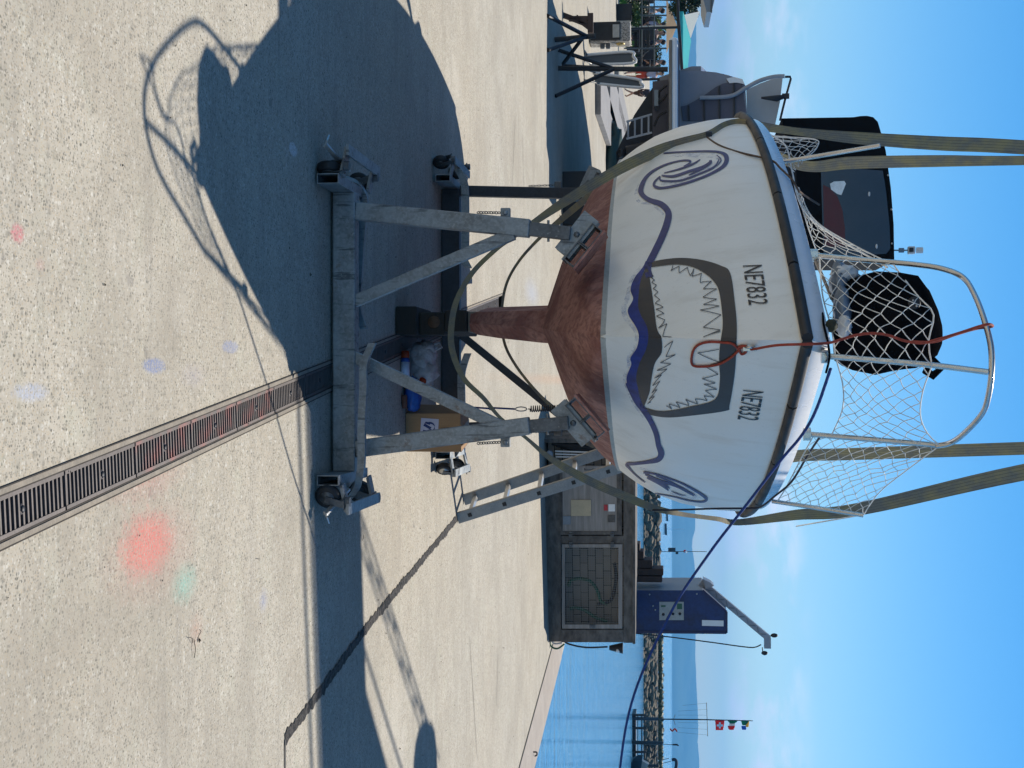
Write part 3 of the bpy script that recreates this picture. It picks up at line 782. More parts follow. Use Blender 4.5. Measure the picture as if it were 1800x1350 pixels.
def net_patch(mb, bottom, top, nu, nv, r=.0021, sag=.0, jit=.016, left=None, right=None):
    """knotted diamond netting over a patch between two edges; edges are lists of 3D points"""
    A = resample([tuple(p) for p in spline([tuple(p) for p in bottom], 6)], nu + 1)
    B = resample([tuple(p) for p in spline([tuple(p) for p in top], 6)], nu + 1)
    pts = {}
    for i in range(nu + 1):
        a, b = V(A[i]), V(B[i])
        for j in range(nv + 1):
            f = j / nv; p = a.lerp(b, f)
            p += V((0, sag * max(0.0, math.sin(math.pi * f)) ** .6 * max(0.0, math.sin(math.pi * i / nu)) ** .6, -.3 * abs(sag) * math.sin(math.pi * f) * math.sin(math.pi * i / nu)))
            if 0 < i < nu and 0 < j < nv: p += V([(random.random() - .5) * jit for _ in range(3)])
            pts[i, j] = p
    for i in range(nu):
        for j in range(nv + 1):
            if (i + j) % 2: continue
            for dj in (-1, 1):
                if 0 <= j + dj <= nv:
                    a, b = pts[i, j], pts[i + 1, j + dj]
                    m = a.lerp(b, .5) + V((0, 0, -.003))
                    mb.tube([a, m, b], r, 4, caps=False)
    for j in (0, nv): mb.tube([pts[i, j] for i in range(nu + 1)], r * 1.6, 5)

def make_boat():
    global BVH, boat
    boat = empty('sailboat', tuple(W(2.9, 0, .45)), 'small white sailboat with a painted shark mouth and red-brown bottom, standing bow-on in its cradle', 'sailboat')
    # topsides
    NS, NV = 60, 14
    def srow(s0): return [s0 + (BL - s0) * ((i / NS) ** 1.35) for i in range(NS + 1)]
    mb = MB(); 
    for side in (-1, 1):
        vs = []; fs = []
        for j in range(NV + 1):
            v = j / NV
            for s in srow(s_stem(v)): vs.append(hull_pt(s, v, side))
        for j in range(NV):
            for i in range(NS):
                a = j * (NS + 1) + i; q = (a, a + 1, a + NS + 2, a + NS + 1)
                fs.append(q if side < 0 else q[::-1])
        mb.add(vs, fs, True)
    # transom
    ring = [hull_pt(BL, j / NV, -1) for j in range(NV + 1)] + [hull_pt(BL, j / NV, 1) for j in range(NV, -1, -1)]
    mb.add(ring, [tuple(range(len(ring)))])
    BVH = BVHTree.FromPolygons(mb.v, mb.f)
    mb.build('hull', M['hull'], boat)
    # bottom
    mb = MB(); NQ = 12
    for side in (-1, 1):
        vs = []; fs = []
        for j in range(NQ + 1):
            r = 1 - j / NQ
            sh = .62 * r + .38 * r ** 7
            for s in srow(.42):
                vs.append(W(s, side * top_half(s, 0) * r, zc(s) + (ZWL - zc(s)) * sh))
        for j in range(NQ):
            for i in range(NS):
                a = j * (NS + 1) + i; q = (a, a + 1, a + NS + 2, a + NS + 1)
                fs.append(q[::-1] if side < 0 else q)
        mb.add(vs, fs, True)
    mb.build('bottom', M['antifoul'], boat)
    bot = BVHTree.FromPolygons(mb.v, mb.f)
    # fin keel with a ridged leading edge
    def fin(s0, s1, w, z): return [W(s0, 0, z), W(s0 + .06, -w, z), W(s0 + .5, -w * 1.15, z), W(s1 - .3, -w * .8, z), W(s1, 0, z), W(s1 - .3, w * .8, z), W(s0 + .5, w * 1.15, z), W(s0 + .06, w, z)]
    mb = MB(); lv = [fin(1.30, 3.05, .085, .98), fin(1.36, 3.0, .085, .92), fin(1.62, 2.9, .073, .66), fin(1.80, 2.85, .064, .52), fin(1.90, 2.80, .048, .465)]
    vs = [p for l in lv for p in l]; fs = []
    for k in range(len(lv) - 1):
        for i in range(8): j = (i + 1) % 8; fs.append((k * 8 + i, k * 8 + j, k * 8 + 8 + j, k * 8 + 8 + i))
    fs.append(tuple(range(len(vs) - 8, len(vs)))[::-1]); mb.add(vs, fs)
    kl = mb.build('keel', M['antifoul'], boat)
    # rudder aft
    mb = MB(); mb.prism([W(5.35, -.02, .62), W(5.7, -.02, .62), W(5.85, -.02, 1.75), W(5.7, -.02, 1.75), W(5.5, -.02, 1.2)], BP * .04); mb.build('rudder', M['antifoul'], boat)
    # moulded strip at the waterline
    mb = MB()
    for side in (-1, 1):
        pts = [W(s, side * (top_half(s, .0) + .006), ZWL + .012) for s in srow(.415)]
        mb.ribbon(pts, [V((0, 0, .012))] * len(pts), .010)
    mb.build('waterline_strip', M['cream'], boat)
    # rubbing strake in lengths, with gaps
    mb = MB()
    for side in (-1, 1):
        cuts = [0, .42, .98, 1.7, 2.6, 3.6, 4.7, BL]
        for a, b in zip(cuts, cuts[1:]):
            pts = [hull_pt(a + (b - a - .012) * k / 10, 1, side) + BP * side * .012 + V((0, 0, -.012)) - (BA * .012 if a + k == 0 else V((0, 0, 0))) for k in range(11)]
            mb.tube(pts, .025, 8)
    mb.build('rubbing_strake', M['rubber'], boat)
    # bulwark band above the strake and deck
    mb = MB()
    for side in (-1, 1):
        ss = srow(.0)
        lo = [hull_pt(s, 1, side) for s in ss]
        hi = [W(s, side * max(0, top_half(s, 1) - .012), sheer(s) + .085 - .02 * min(1, s / 3)) for s in ss]
        inn = [W(s, side * max(0, top_half(s, 1) - .045), sheer(s) + .085 - .02 * min(1, s / 3)) for s in ss]
        vs = lo + hi + inn; n = len(ss)
        mb.add(vs, [(k * n + i, k * n + i + 1, k * n + n + i + 1, k * n + n + i) for k in (0, 1) for i in range(n - 1)], True)
    mb.build('bulwark', M['white_gel'], boat)
    mb = MB(); ss = srow(.05); n = len(ss); vs = []
    for s in ss: vs += [W(s, -max(0, top_half(s, 1) - .02), sheer(s) + .03), W(s, 0, sheer(s) + .055), W(s, max(0, top_half(s, 1) - .02), sheer(s) + .03)]
    mb.add(vs, [(3 * i + k, 3 * i + k + 1, 3 * i + 4 + k, 3 * i + 3 + k) for i in range(n - 1) for k in (0, 1)], True)
    mb.build('deck', M['white_gel'], boat)
    # low cabin roof
    mb = MB(); sec = []
    for s, w, h in ((1.75, .30, .06), (2.0, .46, .16), (2.6, .58, .20), (3.6, .62, .22), (4.0, .60, .21)):
        z = sheer(s) + .04
        sec.append([W(s, -w, z), W(s, -w * .9, z + h * .8), W(s, -w * .5, z + h), W(s, w * .5, z + h), W(s, w * .9, z + h * .8), W(s, w, z)])
    vs = [p for q in sec for p in q]
    fs = [(6 * i + k, 6 * i + k + 1, 6 * i + 7 + k, 6 * i + 6 + k) for i in range(4) for k in range(5)] + [(0, 1, 2, 3, 4, 5), (24, 25, 26, 27, 28, 29)]
    mb.add(vs, fs); mb.build('cabin_roof', M['white_gel'], boat)

    # ---- painted work on the bow
    o_out = rcs([(1085, 78), (1130, 45), (1320, 20), (1500, 35), (1650, 80), (1728, 140), (1765, 380), (1780, 560), (1775, 760), (1760, 950), (1722, 1175), (1690, 1220), (1400, 1260), (1230, 1272), (1100, 1252), (1045, 1215)])
    o_in = rcs([(1085, 92), (1140, 86), (1300, 70), (1430, 90), (1540, 150), (1605, 215), (1638, 280), (1660, 420), (1668, 560), (1645, 720), (1640, 850), (1645, 980), (1605, 1130), (1400, 1190), (1250, 1220), (1150, 1222), (1045, 1195)])
    mb = MB(); band(mb, o_out, o_in, 110, 4)
    lip_u = rcs([(1075, 88), (1100, 230), (1125, 400), (1145, 560), (1165, 615), (1185, 650), (1185, 760), (1130, 850), (1100, 1000), (1088, 1080), (1045, 1190)])
    lip_l = rcs([(1062, 92), (1020, 200), (1005, 300), (1000, 400), (1020, 470), (1068, 560), (1080, 650), (1060, 740), (1012, 840), (985, 950), (1000, 1050), (1028, 1150), (1040, 1195)])
    band(mb, lip_l, lip_u, 90, 5)
    mb.build('shark_mouth', M['jaw'], boat)
    mb = MB()
    wav_l = rcs([(1060, 45), (1035, 95), (970, 180), (940, 270), (960, 345), (920, 425), (930, 480), (980, 560), (1005, 630), (990, 720), (940, 800), (945, 855), (908, 960), (930, 1050), (980, 1150), (1060, 1260), (1090, 1330)])
    wav_u = rcs([(1122, 50), (1062, 92), (1020, 200), (1005, 300), (1000, 400), (1020, 470), (1068, 560), (1080, 650), (1060, 740), (1012, 840), (985, 950), (1000, 1050), (1028, 1150), (1090, 1240), (1125, 1315)])
    band(mb, wav_l, wav_u, 110, 5)
    mb.build('painted_wave', M['blue_paint'], boat)
    mb = MB(); OL = (900, 200)
    stroke(mb, rcs([(1092, 1300), (1075, 1235), (1090, 1180), (1130, 1100), (1185, 985), (1228, 870), (1238, 785), (1185, 722), (1100, 690), (1050, 662), (1022, 622), (1030, 570), (1062, 508), (1120, 455), (1220, 405), (1330, 376), (1400, 374), (1412, 388), (1360, 420)], OL), [13, 12, 12, 12, 12, 12, 11, 10, 8, 8, 9, 8, 5.5, 4, 3, 2.6, 3, 2.4, 1.5], 6)
    stroke(mb, rcs([(1200, 316), (1300, 308), (1400, 303), (1560, 300), (1650, 310), (1695, 342), (1690, 395), (1640, 442), (1520, 502), (1350, 560), (1200, 590), (1140, 583), (1124, 562), (1140, 530), (1175, 500)], OL), [2, 2.4, 2.6, 3, 4, 8, 7, 5, 4, 4, 4, 5, 4, 3, 3], 6)
    for L, w in (([(1205, 472), (1330, 440), (1430, 402), (1490, 366)], 3), ([(1185, 492), (1280, 498), (1400, 460), (1520, 420), (1580, 372)], 4.5), ([(1175, 510), (1185, 532), (1330, 532), (1480, 480), (1600, 425), (1640, 360)], 3), ([(1560, 375), (1575, 390), (1500, 440), (1400, 490)], 3.5), ([(1620, 330), (1655, 370), (1620, 420)], 2)):
        stroke(mb, rcs(L, OL), [w * .5] + [w] * (len(L) - 2) + [w * .5], 6)
    OR = (1000, 680)
    stroke(mb, rcs([(470, -40), (490, 10), (540, 110), (592, 182), (650, 270), (692, 365), (710, 455), (732, 525), (705, 572), (620, 592), (530, 604), (462, 610), (480, 640), (520, 685), (570, 728), (605, 752)], OR), [10, 10, 10, 9, 9, 9, 9, 11, 9, 6, 5, 6, 3.5, 2.5, 2, 1.5], 6)
    stroke(mb, rcs([(592, 672), (680, 686), (780, 716), (900, 762), (1000, 816), (1070, 862), (1088, 888), (1050, 906), (950, 896), (830, 866), (680, 840), (575, 826), (605, 860)], OR), [4, 3, 3, 3, 4, 5, 5, 3, 2.5, 2, 2, 2.5, 1.5], 6)
    for L, w in (([(605, 688), (720, 738), (850, 780), (930, 820), (990, 858)], 4.5), ([(620, 715), (720, 762), (790, 816)], 5), ([(690, 700), (800, 745), (900, 800), (1000, 850)], 2.5), ([(810, 820), (870, 845), (930, 858)], 1.6), ([(640, 700), (760, 770), (800, 800)], 3)):
        stroke(mb, rcs(L, OR), [w * .6] + [w] * (len(L) - 2) + [w * .4], 6)
    mb.build('painted_swirl', M['navy_paint'], boat, )
    mb = MB()      # thin wash beside the brush lines
    stroke(mb, rcs([(1040, 70), (955, 170), (925, 265), (915, 330), (885, 420), (905, 500), (965, 575), (985, 640), (965, 730), (925, 800), (925, 860), (892, 960), (915, 1050), (965, 1160), (1045, 1270)]), [5, 6, 6, 8, 9, 8, 6, 5, 6, 7, 6, 6, 5, 6, 5], 6, .0025)
    mb.build('paint_wash', M['wash'], boat); mb = MB()
    stroke(mb, rcs([(1250, 330), (1400, 330), (1560, 330), (1640, 350), (1600, 410), (1450, 490), (1300, 540), (1180, 560)], OL), [6, 7, 9, 10, 9, 9, 8, 5], 6, .0025)
    mb.build('paint_wash', M['wash'], boat); mb = MB()
    stroke(mb, rcs([(1010, 560), (985, 640), (1010, 700), (1100, 715), (1160, 760), (1200, 800)], OL), [5, 7, 5, 4, 5, 4], 6, .0025)
    mb.build('paint_wash', M['wash'], boat); mb = MB()
    stroke(mb, rcs([(560, 640), (700, 690), (850, 750), (1000, 850), (950, 880), (800, 840)], OR), [5, 6, 6, 6, 4, 4], 6, .0025)
    mb.build('paint_wash', M['wash'], boat)
    # teeth, drawn with a thin brush
    mb = MB()
    def zig(base, tips, w=1.15):
        n = len(base); pts = []
        for i in range(n):
            pts.append(base[i]); 
            if i < len(tips): pts.append(tips[i])
        for a, b in zip(pts, pts[1:]):
            m = ((a[0] + b[0]) / 2 + (random.random() - .5) * 2, (a[1] + b[1]) / 2 + (random.random() - .5) * 1.5)
            stroke(mb, [a, m, b], [w, w, w], 3, .0045, 1)
    zig(rcs([(1275, 78), (1325, 85), (1390, 95), (1440, 105), (1500, 140), (1580, 205), (1620, 265), (1622, 345), (1640, 400), (1655, 470), (1650, 590), (1650, 600)]),
        rcs([(1258, 120), (1325, 140), (1412, 160), (1425, 165), (1490, 215), (1515, 265), (1512, 330), (1515, 388), (1490, 432), (1515, 568), (1515, 645)]))
    mb.build('tooth_row', M['black_line'], boat); mb = MB()
    zig(rcs([(1640, 732), (1640, 835), (1632, 930), (1610, 1000), (1622, 1050), (1600, 1112), (1545, 1140), (1470, 1165), (1400, 1180), (1330, 1195), (1265, 1205)]),
        rcs([(1470, 762), (1530, 870), (1505, 965), (1520, 1010), (1530, 1060), (1520, 1100), (1450, 1125), (1375, 1130), (1300, 1150), (1245, 1165), (1222, 1180)]))
    mb.build('tooth_row', M['black_line'], boat); mb = MB()
    zig(rcs([(1105, 145), (1102, 175), (1108, 215), (1118, 262), (1128, 315), (1135, 380), (1140, 425), (1145, 480), (1160, 575), (1195, 640)]),
        rcs([(1120, 165), (1130, 195), (1145, 235), (1158, 290), (1172, 350), (1198, 410), (1205, 460), (1212, 510), (1228, 540), (1265, 645)]))
    mb.build('tooth_row', M['black_line'], boat); mb = MB()
    zig(rcs([(1208, 718), (1220, 790), (1175, 840), (1150, 900), (1130, 960), (1115, 1020), (1108, 1080), (1085, 1130), (1075, 1165)]),
        rcs([(1275, 668), (1295, 775), (1258, 850), (1228, 890), (1185, 935), (1172, 985), (1150, 1050), (1130, 1105), (1100, 1150)]))
    mb.build('tooth_row', M['black_line'], boat)
    # registration numbers
    def letter(org, right, up, h=.72):
        cu = bpy.data.curves.new('registration_text', 'FONT'); cu.body = 'NE7832'; cu.size = 1.0; cu.space_character = 1.02
        ob = bpy.data.objects.new('registration_text', cu); COL.objects.link(ob)
        dg = bpy.context.evaluated_depsgraph_get(); me = bpy.data.meshes.new_from_object(ob.evaluated_get(dg))
        xs = [v.co.x for v in me.vertices]; ys = [v.co.y for v in me.vertices]; x0, x1, y0, y1 = min(xs), max(xs), min(ys), max(ys)
        mb = MB(); vs = []
        for v in me.vertices:
            a = (v.co.x - x0) / (x1 - x0); b = (v.co.y - y0) / (y1 - y0)
            vs.append(on_hull(org[0] + right[0] * a + up[0] * b, org[1] + right[1] * a + up[1] * b, .0045))
        if all(p is not None for p in vs): mb.add(vs, [tuple(p.vertices) for p in me.polygons])
        bpy.data.objects.remove(ob)
        mb.build('registration_number', M['ink'], boat)
    letter((1305.5, 468), (10.5, 69), (34.5, -1.5)); letter((1306, 684.5), (-10, 51), (37, 3.5))

    # ---- pulpit and stanchions
    def tubeP(mb, L, r=.0125, n=6): mb.tube(spline([tuple(P(*q)) for q in L], n), r, 8)
    mb = MB()
    tubeP(mb, [(1432, 449, 6.55), (1530, 458, 6.5), (1600, 464, 6.45), (1655, 472, 6.4), (1693, 488, 6.35), (1714, 520, 6.2), (1731, 565, 6.03), (1742, 610, 5.95), (1743, 656, 5.95), (1737, 698, 6.02), (1727, 726, 6.12), (1702, 755, 6.28), (1676, 776, 6.4), (1650, 783, 6.44), (1620, 780, 6.46), (1420, 763, 6.55)])
    tubeP(mb, [(1452, 626, 6.06), (1540, 633, 6.03), (1640, 642, 5.99), (1737, 654, 5.95)], .0125)
    mb.build('pulpit', M['stainless'], boat)
    for q in ((1432, 449, 6.55), (1420, 763, 6.55), (1452, 626, 6.06)):
        p = P(*q); mb = MB(); mb.cyl(p - V((0, 0, .02)), p + V((0, 0, .012)), .03, 12); mb.build('pulpit_foot', M['stainless'], boat)
    for q in (((1372, 285, 7.55), (1440, 274, 7.5), (1547, 256, 7.4)), ((1357, 881, 7.75), (1430, 892, 7.7), (1518, 906, 7.65))):
        mb = MB(); tubeP(mb, q, .0115); mb.build('stanchion', M['stainless'], boat)
    mb = MB(); tubeP(mb, [(1560, 470, 6.46), (1422, 382, 7.0), (1392, 300, 7.5)], .0045); tubeP(mb, [(1392, 300, 7.5), (1380, 255, 8.0), (1345, 232, 8.5)], .0045)
    mb.build('guard_rope', M['net'], boat)
    mb = MB(); tubeP(mb, [(1516, 905, 7.65), (1400, 925, 9.0)], .004); mb.build('guard_rope', M['net'], boat)
    mb = MB(); tubeP(mb, [(1430, 450, 6.55), (1452, 500, 6.45), (1462, 525, 6.38)], .008); mb.build('toe_bar', M['wood'], boat)
    mb = MB(); net_patch(mb, [P(1440, 450, 6.52), P(1446, 520, 6.35), P(1462, 580, 6.15), P(1468, 628, 6.05)], [P(1571, 466, 6.45), P(1613, 520, 6.25), P(1641, 552, 6.12), P(1632, 600, 6.0), P(1638, 642, 5.98)], 13, 11, sag=-.17); mb.build('guard_net', M['net'], boat)
    mb = MB(); net_patch(mb, [P(1470, 632, 6.05), P(1482, 680, 6.15), P(1480, 722, 6.3), P(1462, 764, 6.48)], [P(1638, 644, 5.98), P(1622, 688, 6.08), P(1618, 732, 6.25), P(1632, 764, 6.4), P(1652, 783, 6.43)], 13, 11, r=.0019, sag=.05); mb.build('guard_net', M['net'], boat)
    mb = MB(); net_patch(mb, [P(1398, 325, 7.35), P(1418, 392, 6.95), P(1438, 449, 6.54)], [P(1404, 330, 7.33), P(1430, 385, 7.0), P(1500, 430, 6.7), P(1572, 466, 6.46)], 15, 9, r=.0019); mb.build('guard_net', M['net'], boat)
    mb = MB(); net_patch(mb, [P(1342, 236, 8.5), P(1362, 258, 8.0), P(1380, 284, 7.6), P(1396, 302, 7.5)], [P(1352, 240, 8.5), P(1430, 244, 8.1), P(1437, 258, 7.7), P(1420, 276, 7.55)], 13, 9, r=.0019); mb.build('guard_net', M['net'], boat)
    mb = MB(); net_patch(mb, [P(1430, 766, 6.54), P(1408, 806, 6.9), P(1380, 860, 7.5), P(1364, 884, 7.75)], [P(1650, 785, 6.44), P(1592, 828, 6.9), P(1545, 866, 7.3), P(1518, 905, 7.65)], 15, 17, r=.0018, sag=.02); mb.build('guard_net', M['net'], boat)
    # bow fitting
    mb = MB(); e = on_hull(1318, 611, .0)
    mb.tube([e + V((math.cos(a) * .0, -.02 - .018 * math.sin(a), .018 * math.cos(a))) for a in [k * math.pi / 6 for k in range(12)]], .005, 6, closed=True)
    mb.box(e + V((0, -.004, 0)), (.03, .012, .06), None, .003); mb.build('bow_eye', M['stainless'], boat)
    # folded covers and cushions lying against the toe rail count as loose gear
    return bot

def make_boat_gear():
    # black canvas bag on the foredeck
    prof = [(1468, 506, 634), (1480, 496, 642), (1500, 488, 650), (1540, 481, 655), (1580, 480, 652), (1612, 490, 645), (1634, 515, 634), (1648, 545, 622), (1655, 570, 606)]
    r = empty('sail_bag', tuple(P(1468, 570, 6.42)), 'big domed black canvas bag bulging behind the net on the foredeck', 'bag')
    mb = MB(); vs = []; n = 28
    for k, (x, a, b) in enumerate(prof):
        c = P(x, (a + b) / 2, 6.42); hw = (b - a) / 2 / F * 6.42
        for i in range(n):
            th = 2 * math.pi * i / n
            w = 1 + .10 * noise.noise(V((math.cos(th) * 2.6, math.sin(th) * 2.6, k * .9))) + .03 * noise.noise(V((math.cos(th) * 7, math.sin(th) * 7, k * 1.5)))
            vs.append(c + V((math.cos(th) * hw * w, math.sin(th) * hw * .62 * w, 0)))
    fs = [(k * n + i, k * n + (i + 1) % n, (k + 1) * n + (i + 1) % n, (k + 1) * n + i) for k in range(len(prof) - 1) for i in range(n)]
    fs.append(tuple(range((len(prof) - 1) * n, len(prof) * n)))
    mb.add(vs, fs, True); mb.build('canvas', M['bag_canvas'], r)
    mb = MB(); p = P(1606, 533, 6.305); mb.lathe(p, [(.028, 0), (.028, .012), (.02, .014)], (0, -1, .1), 14); mb.build('cap', M['rubber'], r)
    mb = MB()
    for d in (-.012, .012): mb.lathe(P(1608, 533, 6.295) + V((d, 0, d * .6)), [(.006, 0), (.005, .006)], (0, -1, 0), 8)
    mb.build('stud', M['alu'], r)
    mb = MB(); mb.tube([P(1636, 632, 6.3), P(1654, 648, 6.28), P(1640, 660, 6.28), P(1626, 650, 6.3)], .02, 6); mb.build('loose_flap', M['bag_canvas'], r)
    # folded blue and white cover under the bag
    r = empty('folded_cover', tuple(P(1462, 520, 6.35)), 'crumpled blue and white cover lying on deck in front of the black bag', 'cover')
    mb = MB()
    mb.blob(P(1474, 500, 6.4), (.10, .06, .04), 4, .35, 3, 2); mb.blob(P(1480, 545, 6.3), (.10, .06, .035), 6, .35, 3, 2)
    mb.build('blue_cloth', M['steel_blue'], r)
    mb = MB(); mb.blob(P(1484, 480, 6.4), (.035, .06, .06), 2, .4, 3, 2); mb.build('white_cloth', M['white_plastic'], r); mb = MB(); mb.blob(P(1484, 575, 6.2), (.05, .05, .028), 9, .35, 3, 2); mb.build('white_cloth', M['white_plastic'], r)
    r = empty('bow_cleat', tuple(P(1462, 573, 6.12)), 'dark green lashing and black cord bunched at the bow just left of the stem', 'lashing')
    mb = MB(); mb.blob(P(1461, 573, 6.1), (.028, .03, .026), 4, .3, 3, 2); mb.build('lashing', plain('olive_lashing', (.035, .04, .025), .9, 0, .3, 30, .5), r)
    mb = MB(); mb.tube(spline([tuple(P(x, y, d)) for x, y, d in ((1428, 470, 6.45), (1436, 520, 6.3), (1446, 552, 6.15), (1448, 570, 6.08), (1455, 600, 6.0), (1458, 628, 5.99), (1452, 655, 6.06))], 6), .005, 7); mb.build('cord', M['bag_canvas'], r)
    # ropes
    def on(L, r, name, mat, label, cat, n=6):
        pts = []
        for q in L:
            if len(q) == 2: pts.append(on_hull(q[0], q[1], r * 1.3) or P(q[0], q[1], 6.1))
            else: pts.append(clamp_hull(P(*q), r * 1.3))
        mb = MB(); mb.tube(spline([tuple(p) for p in pts], n), r, 7)
        return tag(mb.build(name, mat), label, cat)
    loop = [(1300, 612), (1288, 602), (1273, 600), (1247, 599), (1227, 605), (1218, 619), (1218, 639), (1238, 642), (1264, 638), (1286, 626), (1297, 616), (1306, 608), (1312, 616), (1304, 620), (1300, 608), (1312, 606), (1320, 612)]
    up = [(1365, 607, 5.9), (1417, 605, 5.85), (1455, 603, 5.9), (1478, 597, 5.92), (1500, 590, 5.93), (1530, 586, 5.93), (1560, 589, 5.93), (1590, 599, 5.93), (1620, 603, 5.92), (1650, 596, 5.92), (1690, 584, 5.92), (1720, 574, 5.9), (1738, 570, 5.9), (1745, 573, 5.96), (1738, 575, 6.03), (1715, 578, 5.98), (1680, 588, 5.95), (1640, 601, 5.95), (1600, 600, 5.96)]
    on(loop + up, .0058, 'mooring_rope', M['rope_red'], 'orange-red rope looped through the bow eye and tied up to the pulpit', 'rope')
    lastp = [(1460, 648, 6.05), (1450, 678, 6.12), (1438, 712, 6.22), (1424, 742, 6.34), (1404, 772, 6.45), (1370, 812, 6.55), (1310, 890, 6.75), (1245, 975, 6.95), (1180, 1075, 7.25), (1115, 1220, 7.65), (1090, 1350, 8.1), (1078, 1520, 8.6), (1080, 2050, 9.6)]
    on(lastp, .007, 'bow_line', M['rope_blue'], 'long bright blue line leading from the bow out to the right edge', 'rope', 8)
    on([(1142, 897, 8.0), (1200, 896, 7.9), (1260, 894, 7.8), (1325, 893, 7.7), (1342, 888, 7.6), (1362, 872, 7.4), (1392, 846, 7.2), (1420, 800, 6.9), (1440, 770, 6.55)], .0055, 'fender_line', M['cloth_dark'], 'thin dark line hanging down the right side of the hull', 'rope')
    on([(1236, 236, 8.0), (1262, 254, 7.9), (1301, 268, 7.6), (1354, 281, 7.3), (1372, 296, 7.2), (1394, 318, 7.1), (1407, 338, 7.2), (1440, 360, 7.5)], .0055, 'spring_line', M['rope_brown'], 'brown laid rope slanting over the rail on the left bow', 'rope')
# ------------------------------------------------------------------ cradle, blocks, slings, crane, ladder and loose things
def caster(parent, p, heading, Rw=.056, hub_mat='galv_dark', fork=True, top=.13):
    p = V(p); ax = V((math.cos(heading), math.sin(heading), 0)); fw = V((-ax.y, ax.x, 0))
    mb = MB(); c = p + V((0, 0, Rw))
    mb.lathe(c - ax * .019, [(Rw * .55, 0), (Rw * .92, 0), (Rw, .006), (Rw, .032), (Rw * .92, .038), (Rw * .55, .038)], ax, 24)
    w = mb.build('caster', M['rubber'], parent)
    mb = MB(); mb.lathe(c - ax * .0215, [(.010, -.004), (.014, 0), (Rw * .6, 0), (Rw * .6, .043), (.014, .043), (.010, .047)], ax, 20); mb.build('hub', M[hub_mat], w)
    if fork:
        mb = MB(); k = c + fw * .03 + V((0, 0, top - Rw))
        for s in (-1, 1):
            a = c + ax * (s * .027); b = k + ax * (s * .027)
            mb.bar(a - V((0, 0, .008)), b, .005, .034, fw)
        mb.bar(k - ax * .03, k + ax * .03, .05, .006, (0, 0, 1)); mb.cyl(k, k + V((0, 0, .025)), .022, 12)
        mb.build('fork', M['galv_dark'], w)

def pad(parent, c, ang, d0, d1, name='support_pad'):
    """double square tube on a bolted bracket, following the slope of the hull bottom"""
    u = V((math.cos(ang), 0, math.sin(ang))); n = V((-math.sin(ang), 0, math.cos(ang)))
    if n.z < 0: n = -n
    c = V(c); Y = V((0, 1, 0)); w = .108
    mb = MB()
    for s in (-.5, .5):
        a = c + u * (s * w); a = V((a.x, d0, a.z)); b = V((a.x, d1, a.z))
        mb.bar(a, b, w - .003, .062, n, hollow=.005)
    o = mb.build(name, M['galv_dark'], parent)
    mb = MB(); a = c + n * .036; mb.bar(V((a.x, d0 - .004, a.z)), V((a.x, d1 + .01, a.z)), 2 * w + .012, .010, n); mb.build('pad_facing', M['antifoul'], o)
    b = c - n * .055 - u * (.02 if u.x * u.z > 0 else -.02)
    mb = MB(); mb.bar(V((b.x, d0 + .015, b.z)), V((b.x, d0 + .021, b.z)), .22, .085, n); mb.bar(V((b.x, d0 + .12, b.z)), V((b.x, d0 + .126, b.z)), .22, .085, n)
    q = c - n * .036; mb.bar(V((q.x, d0 + .01, q.z)), V((q.x, d1 - .02, q.z)), 2 * w + .01, .008, n)
    mb.build('bracket', M['galv'], o)
    mb = MB(); mb.lathe(V((b.x, d0 + .015, b.z)), [(.014, 0), (.014, .006), (.009, .011)], (0, -1, 0), 8); mb.build('bolt', M['galv_dark'], o)

def chain(parent, a, b, n, r=.007):
    a, b = V(a), V(b); mb = MB(); t = (b - a).normalized(); u = t.orthogonal().normalized(); w = t.cross(u)
    for i in range(n):
        c = a.lerp(b, (i + .5) / n) + V((0, 0, 0)); v = u if i % 2 else w; L = (b - a).length / n * .62
        mb.tube([c + t * (L * math.cos(k * math.pi / 5)) + v * (r * math.sin(k * math.pi / 5)) for k in range(10)], .0022, 5, closed=True)
    mb.build('chain', M['galv_dark'], parent)

def lever(parent, L, w=.034, name='lever'):
    pts = [V(p) for p in spline([tuple(P(*q)) for q in L], 6)]; mb = MB()
    mb.ribbon(pts, [V((0, 0, w / 2))] * len(pts), .03); return mb.build(name, M['galv'], parent)

